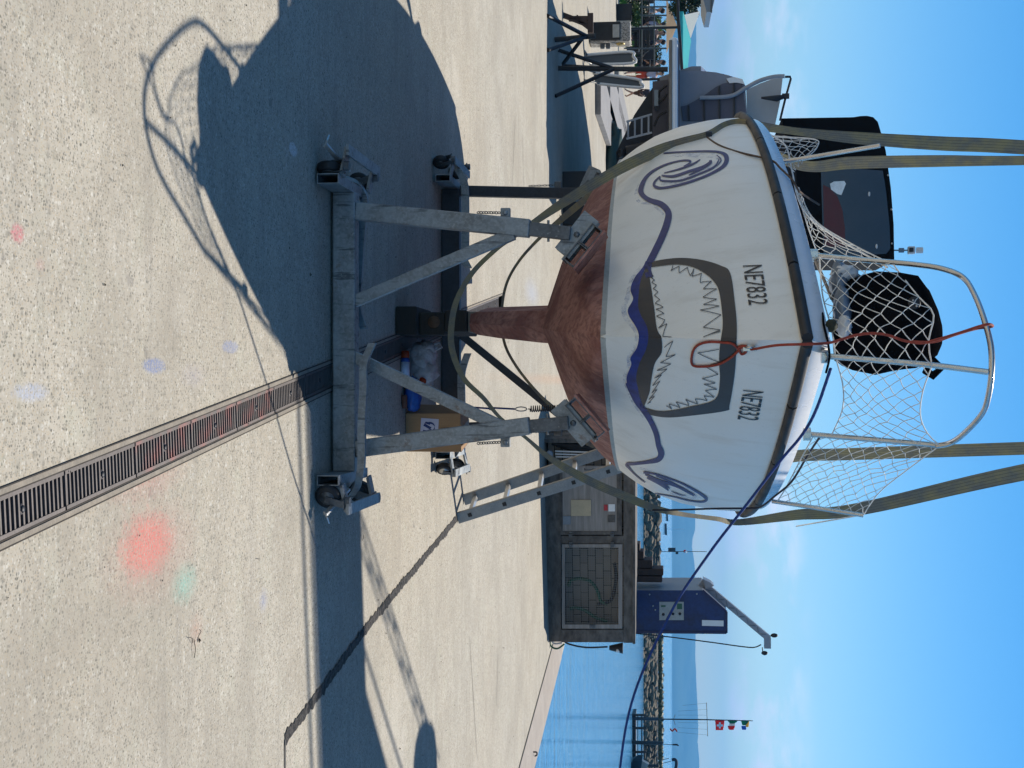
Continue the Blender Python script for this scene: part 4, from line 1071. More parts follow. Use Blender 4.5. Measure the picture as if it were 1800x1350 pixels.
def make_cradle():
    # ---- frame under the bow
    d = 6.58
    fr = empty('cradle_frame', (-.24, d, 0), 'galvanised cradle frame nearest the camera, carrying the bow on two tilted pads', 'boat cradle', 'cradle frames under the sailboat')
    xl, xr = P(570, 340, d).x, P(570, 828, d).x
    mb = MB(); mb.bar((xl, d, .066), (xr, d, .066), .09, .108, bev=.006); mb.build('cross_beam', M['galv'], fr)
    for x0 in (xl - .022, xr + .022):
        mb = MB(); mb.bar((x0, 6.25, .060), (x0, 6.86, .060), .046, .10, hollow=.004); mb.build('end_tube', M['galv'], fr)
        mb = MB(); mb.bar((x0, 6.6, .005), (x0, 6.8, .005), .12, .008); mb.build('foot_plate', M['galv_dark'], fr)
    for (a, b, c) in (((612, 372), (932, 402), (1003, 411)), ((612, 789), (932, 748), (1000, 743))):
        A, B, C = P(*a, d), P(*b, d), P(*c, d)
        A = V((A.x, d, .118))
        mb = MB(); mb.bar(A, B, .082, .082, (0, 1, 0), bev=.006); po = mb.build('post', M['galv'], fr)
        mb = MB(); mb.bar(B - (B - A).normalized() * .10, C, .062, .062, (0, 1, 0), bev=.004); mb.build('inner_post', M['galv_dark'], fr)
        mb = MB(); mb.cyl(B.lerp(C, .45) - V((.05, 0, 0)), B.lerp(C, .45) + V((.05, 0, 0)), .006, 8); mb.build('locking_pin', M['alu_dull'], fr)
        s = -1 if a[1] < 600 else 1
        t = A.lerp(B, .86) + V((s * .062, 0, 0))
        mb = MB(); mb.box(t, (.045, .03, .045), None, .004); mb.lathe(t + V((0, -.016, 0)), [(.012, 0), (.012, .004), (.004, .006)], (0, -1, 0), 10); mb.build('chain_lug', M['galv'], fr)
        chain(fr, t + V((0, -.01, -.024)), A.lerp(B, .70) + V((s * .05, -.01, 0)), 9)
    for a, b in (((616, 533), (903, 411)), ((616, 624), (897, 757))):
        mb = MB(); mb.bar(P(*a, d - .005), P(*b, d - .005), .055, .05, (0, 1, 0), bev=.003); mb.build('brace', M['galv'], fr)
    pad(fr, P(1027, 434, 6.66), R(141), 6.57, 6.85); pad(fr, P(1030, 735, 6.66), R(41), 6.57, 6.85)
    g = G(547, 878); caster(fr, (.505, 6.27, 0), R(-62)); caster(fr, (.535, 6.93, 0), R(-75))
    caster(fr, (-.975, 6.30, 0), R(168)); caster(fr, (-.99, 6.9, 0), R(100))
    for s, x0 in ((-1, xl - .022), (1, xr + .022)):        # swing plates that carry the wheels
        mb = MB()
        for y0 in (6.3, 6.86): mb.bar((x0 + s * .02, y0, .115), (x0 + s * .14, y0 + .02, .135), .07, .012)
        mb.bar((x0 + s * .13, 6.26, .148), (x0 + s * .13, 6.95, .148), .05, .012)
        mb.build('swing_plate', M['galv'], fr)
        mb = MB(); mb.bar((x0 + s * .045, 6.36, .13), (x0 + s * .15, 6.22, .055), .012, .02); mb.bar((x0 + s * .15, 6.22, .055), (x0 + s * .175, 6.2, .075), .05, .006); mb.build('brake_pedal', M['alu'], fr)
    lever(fr, [(606, 880, 6.62), (625, 858, 6.5), (633, 835, 6.42), (636, 800, 6.42), (636, 745, 6.42), (639, 680, 6.42), (640, 640, 6.42), (655, 603, 6.42)])
    lever(fr, [(598, 312, 6.72), (622, 320, 6.74), (637, 338, 6.76), (641, 362, 6.76), (637, 400, 6.76), (632, 470, 6.76), (629, 540, 6.76), (640, 578, 6.76)])
    # ---- frame under the stern
    d = 9.8
    fr = empty('cradle_frame', (-.46, d, 0), 'darker cradle frame standing further back under the stern', 'boat cradle', 'cradle frames under the sailboat')
    xl, xr = P(775, 333, d).x, P(775, 790, d).x
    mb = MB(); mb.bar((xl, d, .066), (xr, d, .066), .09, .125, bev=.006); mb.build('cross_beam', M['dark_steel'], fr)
    for x0 in (xl - .022, xr + .022):
        mb = MB(); mb.bar((x0, 9.4, .070), (x0, 10.1, .070), .046, .10, hollow=.004); mb.build('end_tube', M['galv'], fr)
    for (a, b) in (((806, 336), (1030, 341)), ((806, 752), (1030, 744))):
        A, B = P(*a, d), P(*b, d); A = V((A.x, d, .128))
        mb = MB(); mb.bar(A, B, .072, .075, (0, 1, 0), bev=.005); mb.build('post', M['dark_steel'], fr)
        s = -1 if a[1] < 600 else 1
        t = A.lerp(B, .78) + V((s * .055, 0, 0)); mb = MB(); mb.box(t, (.05, .03, .05), None, .004); mb.build('chain_lug', M['galv_dark'], fr)
        chain(fr, t + V((0, -.01, -.02)), A.lerp(B, .55) + V((s * .045, -.01, 0)), 9)
        pad(fr, B + V((-s * -.03, 0, .06)), R(90 + 65 if s < 0 else 25), 9.72, 10.0)
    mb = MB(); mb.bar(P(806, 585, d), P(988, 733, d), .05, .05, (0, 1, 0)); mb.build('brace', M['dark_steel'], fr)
    caster(fr, (xl - .13, 9.42, 0), R(150)); caster(fr, (xl - .17, 10.1, 0), R(110)); caster(fr, (xr + .12, 9.55, 0), R(-35), hub_mat='alu'); caster(fr, (xr + .13, 10.1, 0), R(-60))
    for s, x0 in ((-1, xl - .022), (1, xr + .022)):
        mb = MB()
        for y0 in (9.45, 10.08): mb.bar((x0 + s * .02, y0, .115), (x0 + s * .14, y0 + .02, .135), .07, .012)
        mb.bar((x0 + s * .12, 9.42, .148), (x0 + s * .12, 10.1, .148), .05, .012); mb.build('swing_plate', M['galv'], fr)
    lever(fr, [(795, 282, 9.62), (806, 300, 9.62), (815, 318, 9.62), (818, 345, 9.62), (818, 440, 9.62), (816, 455, 9.62), (823, 470, 9.6)], .05)
    lever(fr, [(822, 622, 9.6), (815, 642, 9.62), (811, 665, 9.62), (812, 740, 9.62), (810, 775, 9.62), (796, 803, 9.62)], .05)

    # ---- blocking under the keel
    def block(c, size, mat, label, bev=.008, rot=0.0):
        mb = MB(); mb.box(c, size, rot, bev); return tag(mb.build('keel_block', M[mat], None), label, 'block', 'timber blocks under the keel')
    cx = W(2.15, 0, 0).x
    block((cx - .005, 8.36, .064), (.165, .5, .124), 'timber_dark', 'widest black keel block, lowest of the stack on the concrete')
    block((cx + .004, 8.42, .203), (.135, .46, .15), 'timber_dark', 'dark squared timber in the middle of the keel stack', rot=R(1.5))
    block((cx + .002, 8.40, .345), (.125, .44, .13), 'timber_dark', 'dark greasy timber just below the top packing of the keel stack', rot=R(-2))
    block((cx + .000, 8.42, .438), (.12, .42, .05), 'wood', 'thin grey packing board directly beneath the keel', .003)
    mb = MB(); mb.lathe((cx + .0, 8.19, .215), [(.036, 0), (.036, .004)], (0, -1, 0), 16)
    tag(mb.build('log_end', plain('sawn_end_grain', (.12, .06, .03), .8, 0, .3, 30), None), 'round brown sawn end showing in the middle of the keel stack', 'log')

def strap(name, L, label, th=.007, group=None, near=True):
    """woven sling: L holds (x, y, depth, width px) or (world point, width m)"""
    data = []
    for q in L:
        if len(q) == 4:
            p = P(q[0], q[1], q[2]); w = q[3] / F * q[2]
        else: p, w = V(q[0]), q[1]
        data.append((p.x, p.y, p.z, w))
    data = spline(data, 8); me = bpy.data.meshes.new(name); vs = []; fs = []; uv = []
    n = len(data); pts = [V(q[:3]) for q in data]
    prev = None; dist = 0
    for i in range(n):
        p = pts[i]
        if near and BVH is not None and p.z < 2.12: 
            pc = clamp_hull(p, .016); p = pc
        pts[i] = p
    for i in range(n):
        p = pts[i]; t = (pts[min(i + 1, n - 1)] - pts[max(i - 1, 0)]).normalized(); v = (p - CAM).normalized()
        wv = t.cross(v)
        if wv.length < .05 and prev is not None: wv = prev
        wv.normalize()
        if prev is not None and wv.dot(prev) < 0: wv = -wv
        prev = wv
        nn = t.cross(wv).normalized() * (th / 2); wv = wv * (data[i][3] / 2)
        if i: dist += (pts[i] - pts[i - 1]).length
        for a, b, u in ((-1, -1, 0), (1, -1, 1), (1, 1, 1), (-1, 1, 0)): vs.append(p + wv * a + nn * b); uv.append((u, dist))
    for i in range(n - 1):
        for k in range(4):
            l = (k + 1) % 4; fs.append((4 * i + k, 4 * i + l, 4 * i + 4 + l, 4 * i + 4 + k))
    me.from_pydata([tuple(v) for v in vs], [], fs); me.update()
    ul = me.uv_layers.new(name='UVMap')
    for lp in me.loops: ul.data[lp.index].uv = uv[lp.vertex_index]
    me.materials.append(M['sling']); o = bpy.data.objects.new(name, me); COL.objects.link(o)
    return tag(o, label, 'sling', group)

def make_slings():
    A = [(2230, 290, 8.85, 24), (1800, 259, 8.7, 24), (1650, 252, 8.65, 24), (1500, 242, 8.6, 20), (1400, 231, 8.55, 13), (1335, 222, 8.5, 16), (1300, 217, 8.4, 16), (1275, 222, 8.25, 16), (1245, 239, 8.0, 17), (1200, 252, 7.9, 20), (1150, 268, 7.8, 20), (1080, 302, 7.65, 19), (1000, 350, 7.5, 17), (940, 390, 7.38, 11), (900, 418, 7.3, 8), (870, 440, 7.25, 8), (830, 480, 7.2, 9), (802, 530, 7.15, 10), (793, 580, 7.12, 11), (796, 620, 7.12, 11), (815, 665, 7.15, 9), (850, 700, 7.2, 8), (880, 735, 7.25, 6), (925, 770, 7.4, 6), (960, 800, 7.5, 9), (1000, 826, 7.6, 14), (1050, 852, 7.75, 15), (1100, 873, 7.85, 15), (1150, 893, 8.0, 12), (1200, 904, 8.2, 8), (1260, 912, 8.4, 8), (1300, 918, 8.55, 11), (1400, 905, 8.6, 18), (1515, 894, 8.65, 22), (1800, 830, 8.75, 28), (2230, 752, 8.9, 28)]
    strap('lifting_sling', A, 'olive grey webbing sling hanging slack in a loop in front of the keel', group='slings of the boat lift')
    hb = lambda s, sd, z, k=.03: W(s, sd * (top_half(s, max(0, min(1, (z - ZWL) / (sheer(s) - ZWL)))) + k), z)
    B = [(2150, 275, 10.35, 18), (1800, 282, 10.3, 16), (1650, 283, 10.3, 20), (1500, 286, 10.3, 21), (1410, 291, 10.25, 18), (hb(4.3, -1, 2.08), .075), (hb(4.2, -1, 1.7), .075), (hb(4.0, -1, 1.3), .07), (1052, 332, 9.7, 12), (1010, 366, 9.45, 12), (978, 393, 9.3, 10), (949, 418, 9.1, 6), (913, 458, 9.0, 5), (890, 500, 8.95, 5), (882, 550, 8.9, 5), (886, 600, 8.9, 5), (905, 640, 8.9, 5), (940, 685, 9.0, 5), (985, 730, 9.2, 6), (1035, 780, 9.5, 8), (hb(4.0, 1, 1.3), .07), (hb(4.2, 1, 1.7), .075), (hb(4.3, 1, 2.08), .075), (1390, 803, 10.25, 20), (1500, 798, 10.3, 21), (1800, 788, 10.3, 22), (2150, 776, 10.35, 22)]
    strap('lifting_sling', B, 'second webbing sling behind, rising vertically past the rear of the deck', near=False, group='slings of the boat lift')
    # clamp where the near sling is bunched at the rail
    p = clamp_hull(P(1246, 239, 8.0), .012)
    mb = MB(); mb.box(p, (.05, .03, .035), R(20), .005); tag(mb.build('sling_keeper', M['dark_steel']), 'small dark keeper bunching the sling at the left rail', 'clip')
    # the boat lift: jib over the yard, spreader bars and mast stand outside the view and throw the broad shadow
    cr = empty('boat_lift', (6.6, 10.1, 0), 'blue steel boat lift whose jib holds both slings above the sailboat', 'crane')
    z0 = 6.05; jd = 10.55
    jy = lambda x: jd + .14 * (x - 1.6)
    mb = MB(); mb.bar((-1.1, jy(-1.1), z0 + .4), (7.6, jy(7.6), z0 + .4), .48, .85); mb.build('jib', M['crane_blue'], cr)
    mb = MB()
    for dz, dy in ((1.02, -.30), (1.22, -.05)): mb.tube([(-.3, jy(-.3) + dy, z0 + dz), (4.3, jy(4.3) + dy, z0 + dz)], .022, 8)
    mb.build('cable_duct', M['dark_steel'], cr)
    mb = MB(); wy = lambda x: 11.25 + 1.3 * (x - 2.5)
    for k in range(6):
        x = 2.4 + k * .34; y = wy(x)
        mb.bar((x, y, z0 + .1), (x, y, z0 + .95), .014, .014)
        if k < 5: mb.bar((x, y, z0 + (.95 if k % 2 else .1)), (x + .34, wy(x + .34), z0 + (.1 if k % 2 else .95)), .011, .011)
    for z in (.1, .5, .95): mb.bar((2.2, wy(2.2), z0 + z), (4.2, wy(4.2), z0 + z), .022, .022)
    mb.bar((2.6, jy(2.6), z0 + .4), (4.3, 12.6, z0 + .3), .03, .03); mb.bar((3.2, jy(3.2), z0 + .2), (5.4, 13.0, z0 + .2), .4, .3)
    mb.build('walkway_rail', M['crane_grey'], cr)
    mb = MB(); mb.bar((6.6, jy(6.6), 0), (6.6, jy(6.6), z0 + .9), .7, .7); mb.build('mast', M['crane_blue'], cr)
    mb = MB(); mb.blob((4.25, 13.0, z0 + .25), (.42, .35, .5), 3, .1, 3); mb.build('operator_box', M['crane_grey'], cr)
    mb = MB()
    L1, R1, L2, R2 = P(2230, 290, 8.85), P(2230, 752, 8.9), P(2150, 275, 10.35), P(2150, 776, 10.35)
    mb.bar(L1 + V((-.12, 0, .04)), R1 + V((.12, 0, .04)), .09, .12); mb.bar(L2 + V((-.12, 0, .04)), R2 + V((.12, 0, .04)), .09, .12)
    m1, m2 = (L1 + R1) / 2 + V((0, 0, .1)), (L2 + R2) / 2 + V((0, 0, .1)); mb.bar(m1, m2, .12, .14)
    mb.build('spreader', M['dark_steel'], cr)
    mb = MB(); mb.cyl((m1 + m2) / 2, ((m1 + m2) / 2).xy.to_3d() + V((0, 0, z0 + .2)), .02, 8); mb.build('hoist_rope', M['dark_steel'], cr)

def make_loose():
    # ladder leaning on the hull
    lad = empty('ladder', (.93, 10.66, 0), 'grey aluminium ladder leaning against the right side of the sailboat', 'ladder')
    A0, A1 = P(809, 911, 10.5), P(1075, 826, 10.62); B0_, B1_ = P(816, 879, 10.82), P(1075, 790, 10.94)
    A0.z = .0; B0_.z = .0
    ext = 1.28
    up = ((A1 - A0) + (B1_ - B0_)).normalized(); across = (B0_ - A0).normalized(); nrm = up.cross(across)
    A1 = A0 + (A1 - A0) * ext; B1_ = B0_ + (B1_ - B0_) * ext
    for a, b in ((A0, A1), (B0_, B1_)):
        mb = MB(); mb.bar(a, b, .025, .085, nrm, bev=.003); mb.build('rail', M['alu_dull'], lad)
    Ld = (A1 - A0).length; k = .1
    while k < Ld - .1:
        a = A0.lerp(A1, k / Ld); b = B0_.lerp(B1_, k / Ld); mb = MB(); mb.bar(a, b, .03, .028, up); mb.build('rung', M['alu'], lad)
        mb = MB(); mb.bar(a - across * .0155, a - across * .011, .03, .03, up); mb.build('rung_socket', M['rubber'], lad)
        k += .27
    # cardboard box with a printed sheet
    c = R(8.2); e = V((math.cos(c), math.sin(c), 0)); f = V((-math.sin(c), math.cos(c), 0)); o = V((.176, 8.42, 0)); wd, dp, ht = .235, .34, .335
    bx = empty('cardboard_box', tuple(o), 'brown cardboard box with a printed picture, standing behind the right cradle post', 'box')
    mb = MB(); ctr = o + e * wd / 2 + f * dp / 2 + V((0, 0, ht / 2 + .002)); mb.box(ctr, (wd, dp, ht), Matrix.Rotation(c, 3, 'Z'), .004); mb.build('carton', M['card'], bx)
    mb = MB()
    for s in (0, 1): mb.bar(o + e * (.002 if s == 0 else wd - .002) + V((0, 0, ht)) , o + f * dp + e * (.002 if s == 0 else wd - .002) + V((0, 0, ht)), .006, .004)
    a = o + e * wd / 2 + V((0, -.0005, ht + .003)); mb.bar(a, a + f * dp, .05, .001); mb.build('tape', plain('brown_tape', (.27, .17, .08), .4), bx)
    def onbox(u, v, k=.002): return o + e * u - f * k + V((0, 0, v))
    mb = MB(); mb.add([onbox(.028, .098), onbox(.142, .088), onbox(.142, .196), onbox(.035, .205)], [(0, 1, 2, 3)]); sh = mb.build('printed_sheet', plain('printed_paper', (.5, .48, .58), .6, 0, .05, 10), bx)
    mb = MB()
    ring = [(.083 + .026 * math.cos(t), .150 + .030 * math.sin(t)) for t in [R(200 - k * 24) for k in range(10)]]
    mb.ribbon([onbox(x, y, .003) for x, y in ring], [e * .006] * 10)
    for poly in ([(.06, .118), (.075, .11), (.098, .15), (.085, .16)], [(.095, .158), (.125, .172), (.128, .14), (.105, .125)], [(.105, .13), (.135, .115), (.138, .1), (.1, .108)], [(.05, .125), (.06, .118), (.07, .15), (.055, .155)]):
        mb.add([onbox(x, y, .003) for x, y in poly], [(0, 1, 2, 3)])
    mb.build('tool_picture', plain('blue_print', (.012, .035, .16), .6, 0, .3, 60), sh)
    mb = MB(); mb.add([onbox(.085, .215), onbox(.13, .212), onbox(.13, .275), onbox(.085, .277)], [(0, 1, 2, 3)]); mb.build('faded_stamp', plain('faded_stamp_ink', (.24, .145, .075), .9), bx)
    # plastic bag, spray can, blue pack
    bg = empty('plastic_bag', (-.2, 8.5, 0), 'thin white plastic bag slumped on the ground beside the keel blocks', 'bag')
    mb = MB(); mb.blob((-.155, 8.52, .085), (.105, .08, .085), 3, .45, 3, 1.6); mb.blob((-.06, 8.50, .095), (.08, .07, .09), 8, .4, 3, 1.6); mb.blob((-.215, 8.50, .12), (.045, .045, .055), 11, .5, 3, 2); mb.build('film', M['bag'], bg)
    mb = MB(); mb.tube([(-.235, 8.49, .15), (-.25, 8.48, .20), (-.22, 8.48, .215), (-.2, 8.49, .165)], .006, 6); mb.build('handle', M['bag'], bg)
    mb = MB(); mb.blob((-.012, 8.42, .105), (.03, .022, .024), 5, .3, 2); mb.build('orange_piece', M['orange'], bg)  # orange piece of unknown kind, shaped as a plain lump
    sc = empty('spray_can', (-.09, 8.30, 0), 'blue and white spray can lying in front of the plastic bag', 'spray can')
    p0 = P(709, 666, 8.28); p0.z = .027; ax = V((-1, .05, 0)).normalized()
    mb = MB(); mb.lathe(p0, [(.022, 0), (.026, .003), (.026, .11), (.022, .122), (.012, .128)], ax, 18); cn = mb.build('can', M['blue_plastic'], sc)
    mb = MB(); mb.lathe(p0 + ax * .012, [(.0266, 0), (.0266, .088)], ax, 18); mb.build('paper_label', plain('pale_can_label', (.5, .55, .68), .4), cn)
    mb = MB(); mb.lathe(p0 + ax * .124, [(.024, 0), (.024, .03), (.02, .042)], ax, 18); mb.build('cap', M['orange'], sc)
    bp = empty('blue_pack', (.05, 8.34, 0), 'crumpled blue plastic pack lying between the spray can and the box', 'pack')
    mb = MB(); mb.blob((.055, 8.40, .05), (.10, .065, .05), 2, .3, 3, 2.0); mb.blob((.115, 8.42, .05), (.05, .06, .045), 7, .3, 3, 2); mb.build('wrapper', M['blue_plastic'], bp)
    mb = MB(); mb.lathe((.065, 8.30, .018), [(.015, 0), (.018, .01), (.018, .05), (.013, .08)], (1, .1, 0), 12); tag(mb.build('rusty_tin', plain('rusty_tin', (.16, .065, .045), .7, .2, .3, 20)), 'small rusty tin lying in front of the blue pack', 'tin')
    # tether with carabiner and spring
    te = empty('tether', tuple(P(852, 718, 8.9)), 'blue cord with a snap hook and steel spring, hanging below the right pad', 'tether')
    mb = MB(); mb.tube([P(830, 716, 8.9), P(860, 718, 8.9), P(868, 717, 8.9), P(905, 719, 8.9)], .006, 7); mb.blob(P(862, 718, 8.9), .012, 1, .2, 2); mb.build('cord', M['rope_blue'], te)
    mb = MB(); c = P(916, 719, 8.9); mb.tube([c + V((.013 * math.sin(t), 0, .036 * math.cos(t))) for t in [k * math.pi / 8 for k in range(16)]], .004, 6, closed=True); mb.build('snap_hook', M['galv'], te)
    mb = MB(); a, b = P(928, 719, 8.9), P(996, 717, 8.9); n = 150
    mb.tube([a.lerp(b, k / n) + V((.019 * math.cos(k * .75), .019 * math.sin(k * .75), 0)) if 8 < k < n - 8 else a.lerp(b, k / n) for k in range(n + 1)], .0035, 5); mb.build('spring', M['dark_steel'], te)
# ------------------------------------------------------------------ motor boat, boatyard things, terrace, quay locker, harbour
def plate(mb, L, d, th=.02):
    """measured outline at its own distance, given real thickness away from the viewer"""
    pts = [P(x, y, d) for x, y in L]; mb.prism(pts, (0, th, 0)); return mb

def make_motorboat():
    cx = P(1100, 268, 20.6).x
    r = empty('motor_boat', (cx, 20.6, .3), 'large grey motor boat seen from its stern, with black canopy and swim platform', 'motor boat')
    # hull bottom and topsides, lofted forward
    secs = [(20.6, 1.08, 1.22, 1.41, .78, 2.0), (22, 1.1, 1.26, 1.41, .74, 2.3), (24.5, 1.12, 1.34, 1.41, .70, 2.6), (27, .85, 1.15, 1.5, .74, 2.75), (29.2, .35, .62, 1.75, .95, 2.9), (30.3, .02, .05, 2.3, 1.9, 3.0)]
    mb = MB(); vs = []
    for d, wc, ws, zch, zk, zs_ in secs: vs += [(cx - wc, d, zch), (cx - wc * .5, d, (zch + zk) / 2 - .05), (cx, d, zk), (cx + wc * .5, d, (zch + zk) / 2 - .05), (cx + wc, d, zch)]
    fs = [(5 * i + k, 5 * i + k + 1, 5 * i + 6 + k, 5 * i + 5 + k) for i in range(5) for k in range(4)] + [(4, 3, 2, 1, 0)]
    mb.add(vs, fs); mb.build('hull_bottom', M['navy_bottom'], r)
    mb = MB(); vs = []
    for d, wc, ws, zch, zk, zs_ in secs: vs += [(cx - wc, d, zch), (cx - ws, d, zch + .45), (cx - ws, d, zs_), (cx + ws, d, zs_), (cx + ws, d, zch + .45), (cx + wc, d, zch)]
    fs = [(6 * i + k, 6 * i + k + 1, 6 * i + 7 + k, 6 * i + 6 + k) for i in range(5) for k in range(5)] + [(0, 1, 2, 3, 4, 5)]
    mb.add(vs, fs); mb.build('hull', M['grey_gel'], r)
    # swim platform with its trims
    xl = P(1183, 64, 19.4).x; xr = 2 * cx - xl; z0, z1 = P(1176, 268, 19.4).z, P(1192, 268, 19.4).z
    mb = MB(); mb.box(((xl + xr) / 2, 19.98, (z0 + z1) / 2), (xr - xl, 1.16, z1 - z0), None, .045); sp = mb.build('swim_platform', M['white_gel'], r)
    mb = MB(); mb.box(((xl + xr) / 2, 19.40, z0 + .02), (xr - xl - .1, .05, .045), None, .01); mb.build('platform_trim', M['wood'], sp)
    mb = MB(); mb.box(((xl + xr) / 2, 19.985, z1 + .012), (xr - xl - .14, 1.05, .02), None, .004); mb.build('platform_deck', M['grey_deck'], sp)
    mb = MB(); plate(mb, [(1147, 143), (1174, 140), (1174, 396), (1147, 393)], 20.55, .04); mb.build('lower_transom', M['grey_deck'], r)
    for y in (172, 330):
        mb = MB(); plate(mb, [(1150, y - 14), (1157, y - 14), (1157, y + 14), (1150, y + 14)], 20.2, .34); mb.build('trim_tab', M['steel_blue'], r)
    for L in ([(1172, 150), (1160, 160), (1158, 172)], [(1172, 165), (1165, 176), (1152, 182)], [(1172, 196), (1158, 205), (1150, 222)]):
        mb = MB(); mb.tube(spline([tuple(P(x, y, 20.3)) for x, y in L], 5), .018, 6); mb.build('ram', M['black_steel'], r)
    mb = MB()
    for a, b in (((1101, 214), (1146, 201)), ((1101, 244), (1146, 233))): mb.tube([P(*a, 19.9), P(*b, 19.9)], .016, 6)
    for k in range(4): mb.tube([P(1104 + k * 12, 213 - k * 3.3, 19.9), P(1104 + k * 12, 243 - k * 3, 19.9)], .016, 6)
    mb.build('boarding_ladder', M['crane_grey'], r)
    mb = MB(); mb.tube([P(1160, 262, 20.45), P(1100, 268, 20.4)], [.16, .09], 10); mb.lathe(P(1092, 268, 20.25), [(.05, 0), (.07, .1), (.03, .28)], (0, 1, 0), 10); mb.build('stern_drive', M['black_steel'], r)
    # transom quarters and steps
    mb = MB(); plate(mb, [(1194, 126), (1225, 124), (1258, 127), (1280, 132), (1300, 139), (1310, 150), (1314, 210), (1314, 402), (1194, 408)], 20.3, .32); tr = mb.build('transom', M['grey_gel'], r)
    st = [(1197, 187), (1207, 185), (1220, 178), (1240, 166), (1258, 153), (1270, 147), (1284, 144), (1305, 148), (1313, 213), (1200, 212)]
    mb = MB(); plate(mb, st, 20.27, .04); sp = mb.build('boarding_steps', M['grey_deck'], tr)
    for x, y0, y1 in ((1209, 186, 212), (1236, 170, 212), (1263, 152, 212), (1289, 146, 212)):
        mb = MB(); plate(mb, [(x, y0), (x + 3, y0 - 1), (x + 4, y1), (x + 1, y1)], 20.245, .035); mb.build('tread', M['black_steel'], sp)
    mb = MB(); plate(mb, [(1277, 138), (1290, 135), (1305, 139), (1309, 148), (1296, 145), (1282, 146)], 20.25, .06); mb.build('corner_cap', M['white_gel'], tr)
    mb = MB(); plate(mb, [(1312, 158), (1335, 147), (1360, 138), (1376, 135), (1371, 180), (1362, 222), (1314, 222)], 20.8, .03); mb.build('side_screen', plain('pale_side_screen', (.40, .40, .40), .5, 0, .06, 2), r)
    mb = MB(); mb.tube(spline([tuple(P(x, y, 20.22)) for x, y in ((1230, 172), (1283, 169), (1310, 155), (1335, 142), (1360, 135), (1379, 134))], 6), .03, 8); mb.build('grab_rail', M['crane_grey'], r)
    mb = MB(); mb.tube([P(1380, 135, 20.7), P(1389, 135, 20.7), P(1390, 139, 20.7), P(1380, 175, 20.7), P(1371, 212, 20.7)], .018, 6); mb.box(P(1381, 169, 20.68), (.07, .05, .1)); mb.tube([P(1378, 170, 20.66), P(1366, 173, 20.64), P(1338, 172, 20.64)], [.03, .05, .015], 6); mb.build('awning_rail', M['black_steel'], r)
    # canopy
    out = [(1374, 208), (1440, 207), (1500, 206), (1512, 204), (1524, 203.5), (1535, 206), (1543, 214), (1549, 234), (1557, 265), (1566, 330), (1571, 395), (1572, 457), (1400, 457), (1400, 300), (1384, 262)]
    mb = MB(); plate(mb, out, 20.95, 1.9); ca = mb.build('canopy', M['black_fabric'], r)
    win = [(1443, 297), (1500, 296), (1552, 300), (1558, 340), (1564, 400), (1565, 437), (1558, 446), (1500, 450), (1448, 455), (1446, 400), (1444, 340)]
    mb = MB(); plate(mb, win, 20.93, .015); wn = mb.build('window', M['glass_dark'], ca)
    mb = MB(); plate(mb, [(1447, 325), (1458, 330), (1472, 345), (1481, 370), (1485, 400), (1486, 432), (1449, 434)], 20.922, .006); mb.build('red_seat_cover', plain('dull_red_cover', (.09, .022, .028), .6), wn)
    mb = MB(); plate(mb, [(1459, 323), (1466, 319), (1484, 318), (1487, 323), (1479, 343), (1472, 341), (1461, 333)], 20.922, .006); mb.build('painted_sky_patch', plain('pale_sky_colour', (.7, .76, .8), .3), wn)  # opaque pale piece painted as bright sky seen through the window
    for x, y in ((1528, 341), (1541, 433)):
        mb = MB(); p = P(x, y, 20.925); mb.blob(p, (.035, .01, .016), 1, 0, 2); mb.build('vent_button', M['white_plastic'], wn)
    for x, y in ((1561, 308), (1567, 368), (1568, 428), (1545, 236)):
        mb = MB(); mb.lathe(P(x, y, 20.945), [(.015, 0), (.012, .008)], (0, -1, 0), 8); mb.build('stud', M['alu'], ca)
    # weather sensor on a thin pole
    mb = MB(); mb.cyl(P(1570, 440, 21.2), P(1596, 440, 21.2), .012, 6); mb.cyl(P(1580, 440, 21.2), P(1589, 440, 21.2), .035, 8); se = mb.build('sensor_pole', M['steel_blue'], r)
    mb = MB(); mb.box(P(1602, 440, 21.2), (.11, .1, .10), None, .012); mb.cyl(P(1611, 440, 21.2), P(1622, 440, 21.2), .045, 10); mb.build('sensor_head', M['white_plastic'], se)
    mb = MB(); mb.box(P(1602, 439, 21.14), (.06, .02, .06)); mb.build('sensor_eye', M['black_steel'], se)
    # trailer below
    t = empty('boat_trailer', (cx + .3, 22, 0), 'dark steel trailer frame standing under the grey motor boat', 'trailer')
    mb = MB()
    for x in (cx + .4, cx + 1.15): mb.bar((x, 20.5, .52), (x, 28, .52), .12, .16)
    for y in (20.8, 23.5, 26.5): mb.bar((cx + .35, y, .40), (cx + 1.2, y, .40), .10, .12)
    mb.build('frame', M['black_steel'], t)
    for x in (cx + .2, cx + 1.35):
        for y in (25.6, 26.6):
            mb = MB(); mb.lathe((x - .1, y, .30), [(.16, 0), (.28, .01), (.30, .05), (.30, .15), (.28, .19), (.16, .2)], (1, 0, 0), 24); w = mb.build('wheel', M['rubber'], t)
            mb = MB(); mb.lathe((x - .105, y, .30), [(.05, 0), (.16, .02), (.16, .19), (.05, .21)], (1, 0, 0), 16); mb.build('rim', M['crane_grey'], w)
    for x, dd in ((cx + .42, 0), (cx + .85, .1), (cx + 1.25, 0)):
        mb = MB(); mb.box((x, 20.9 + dd, .28), (.34, .5, .56), None, .01); mb.build('support_block', M['black_steel'], t)

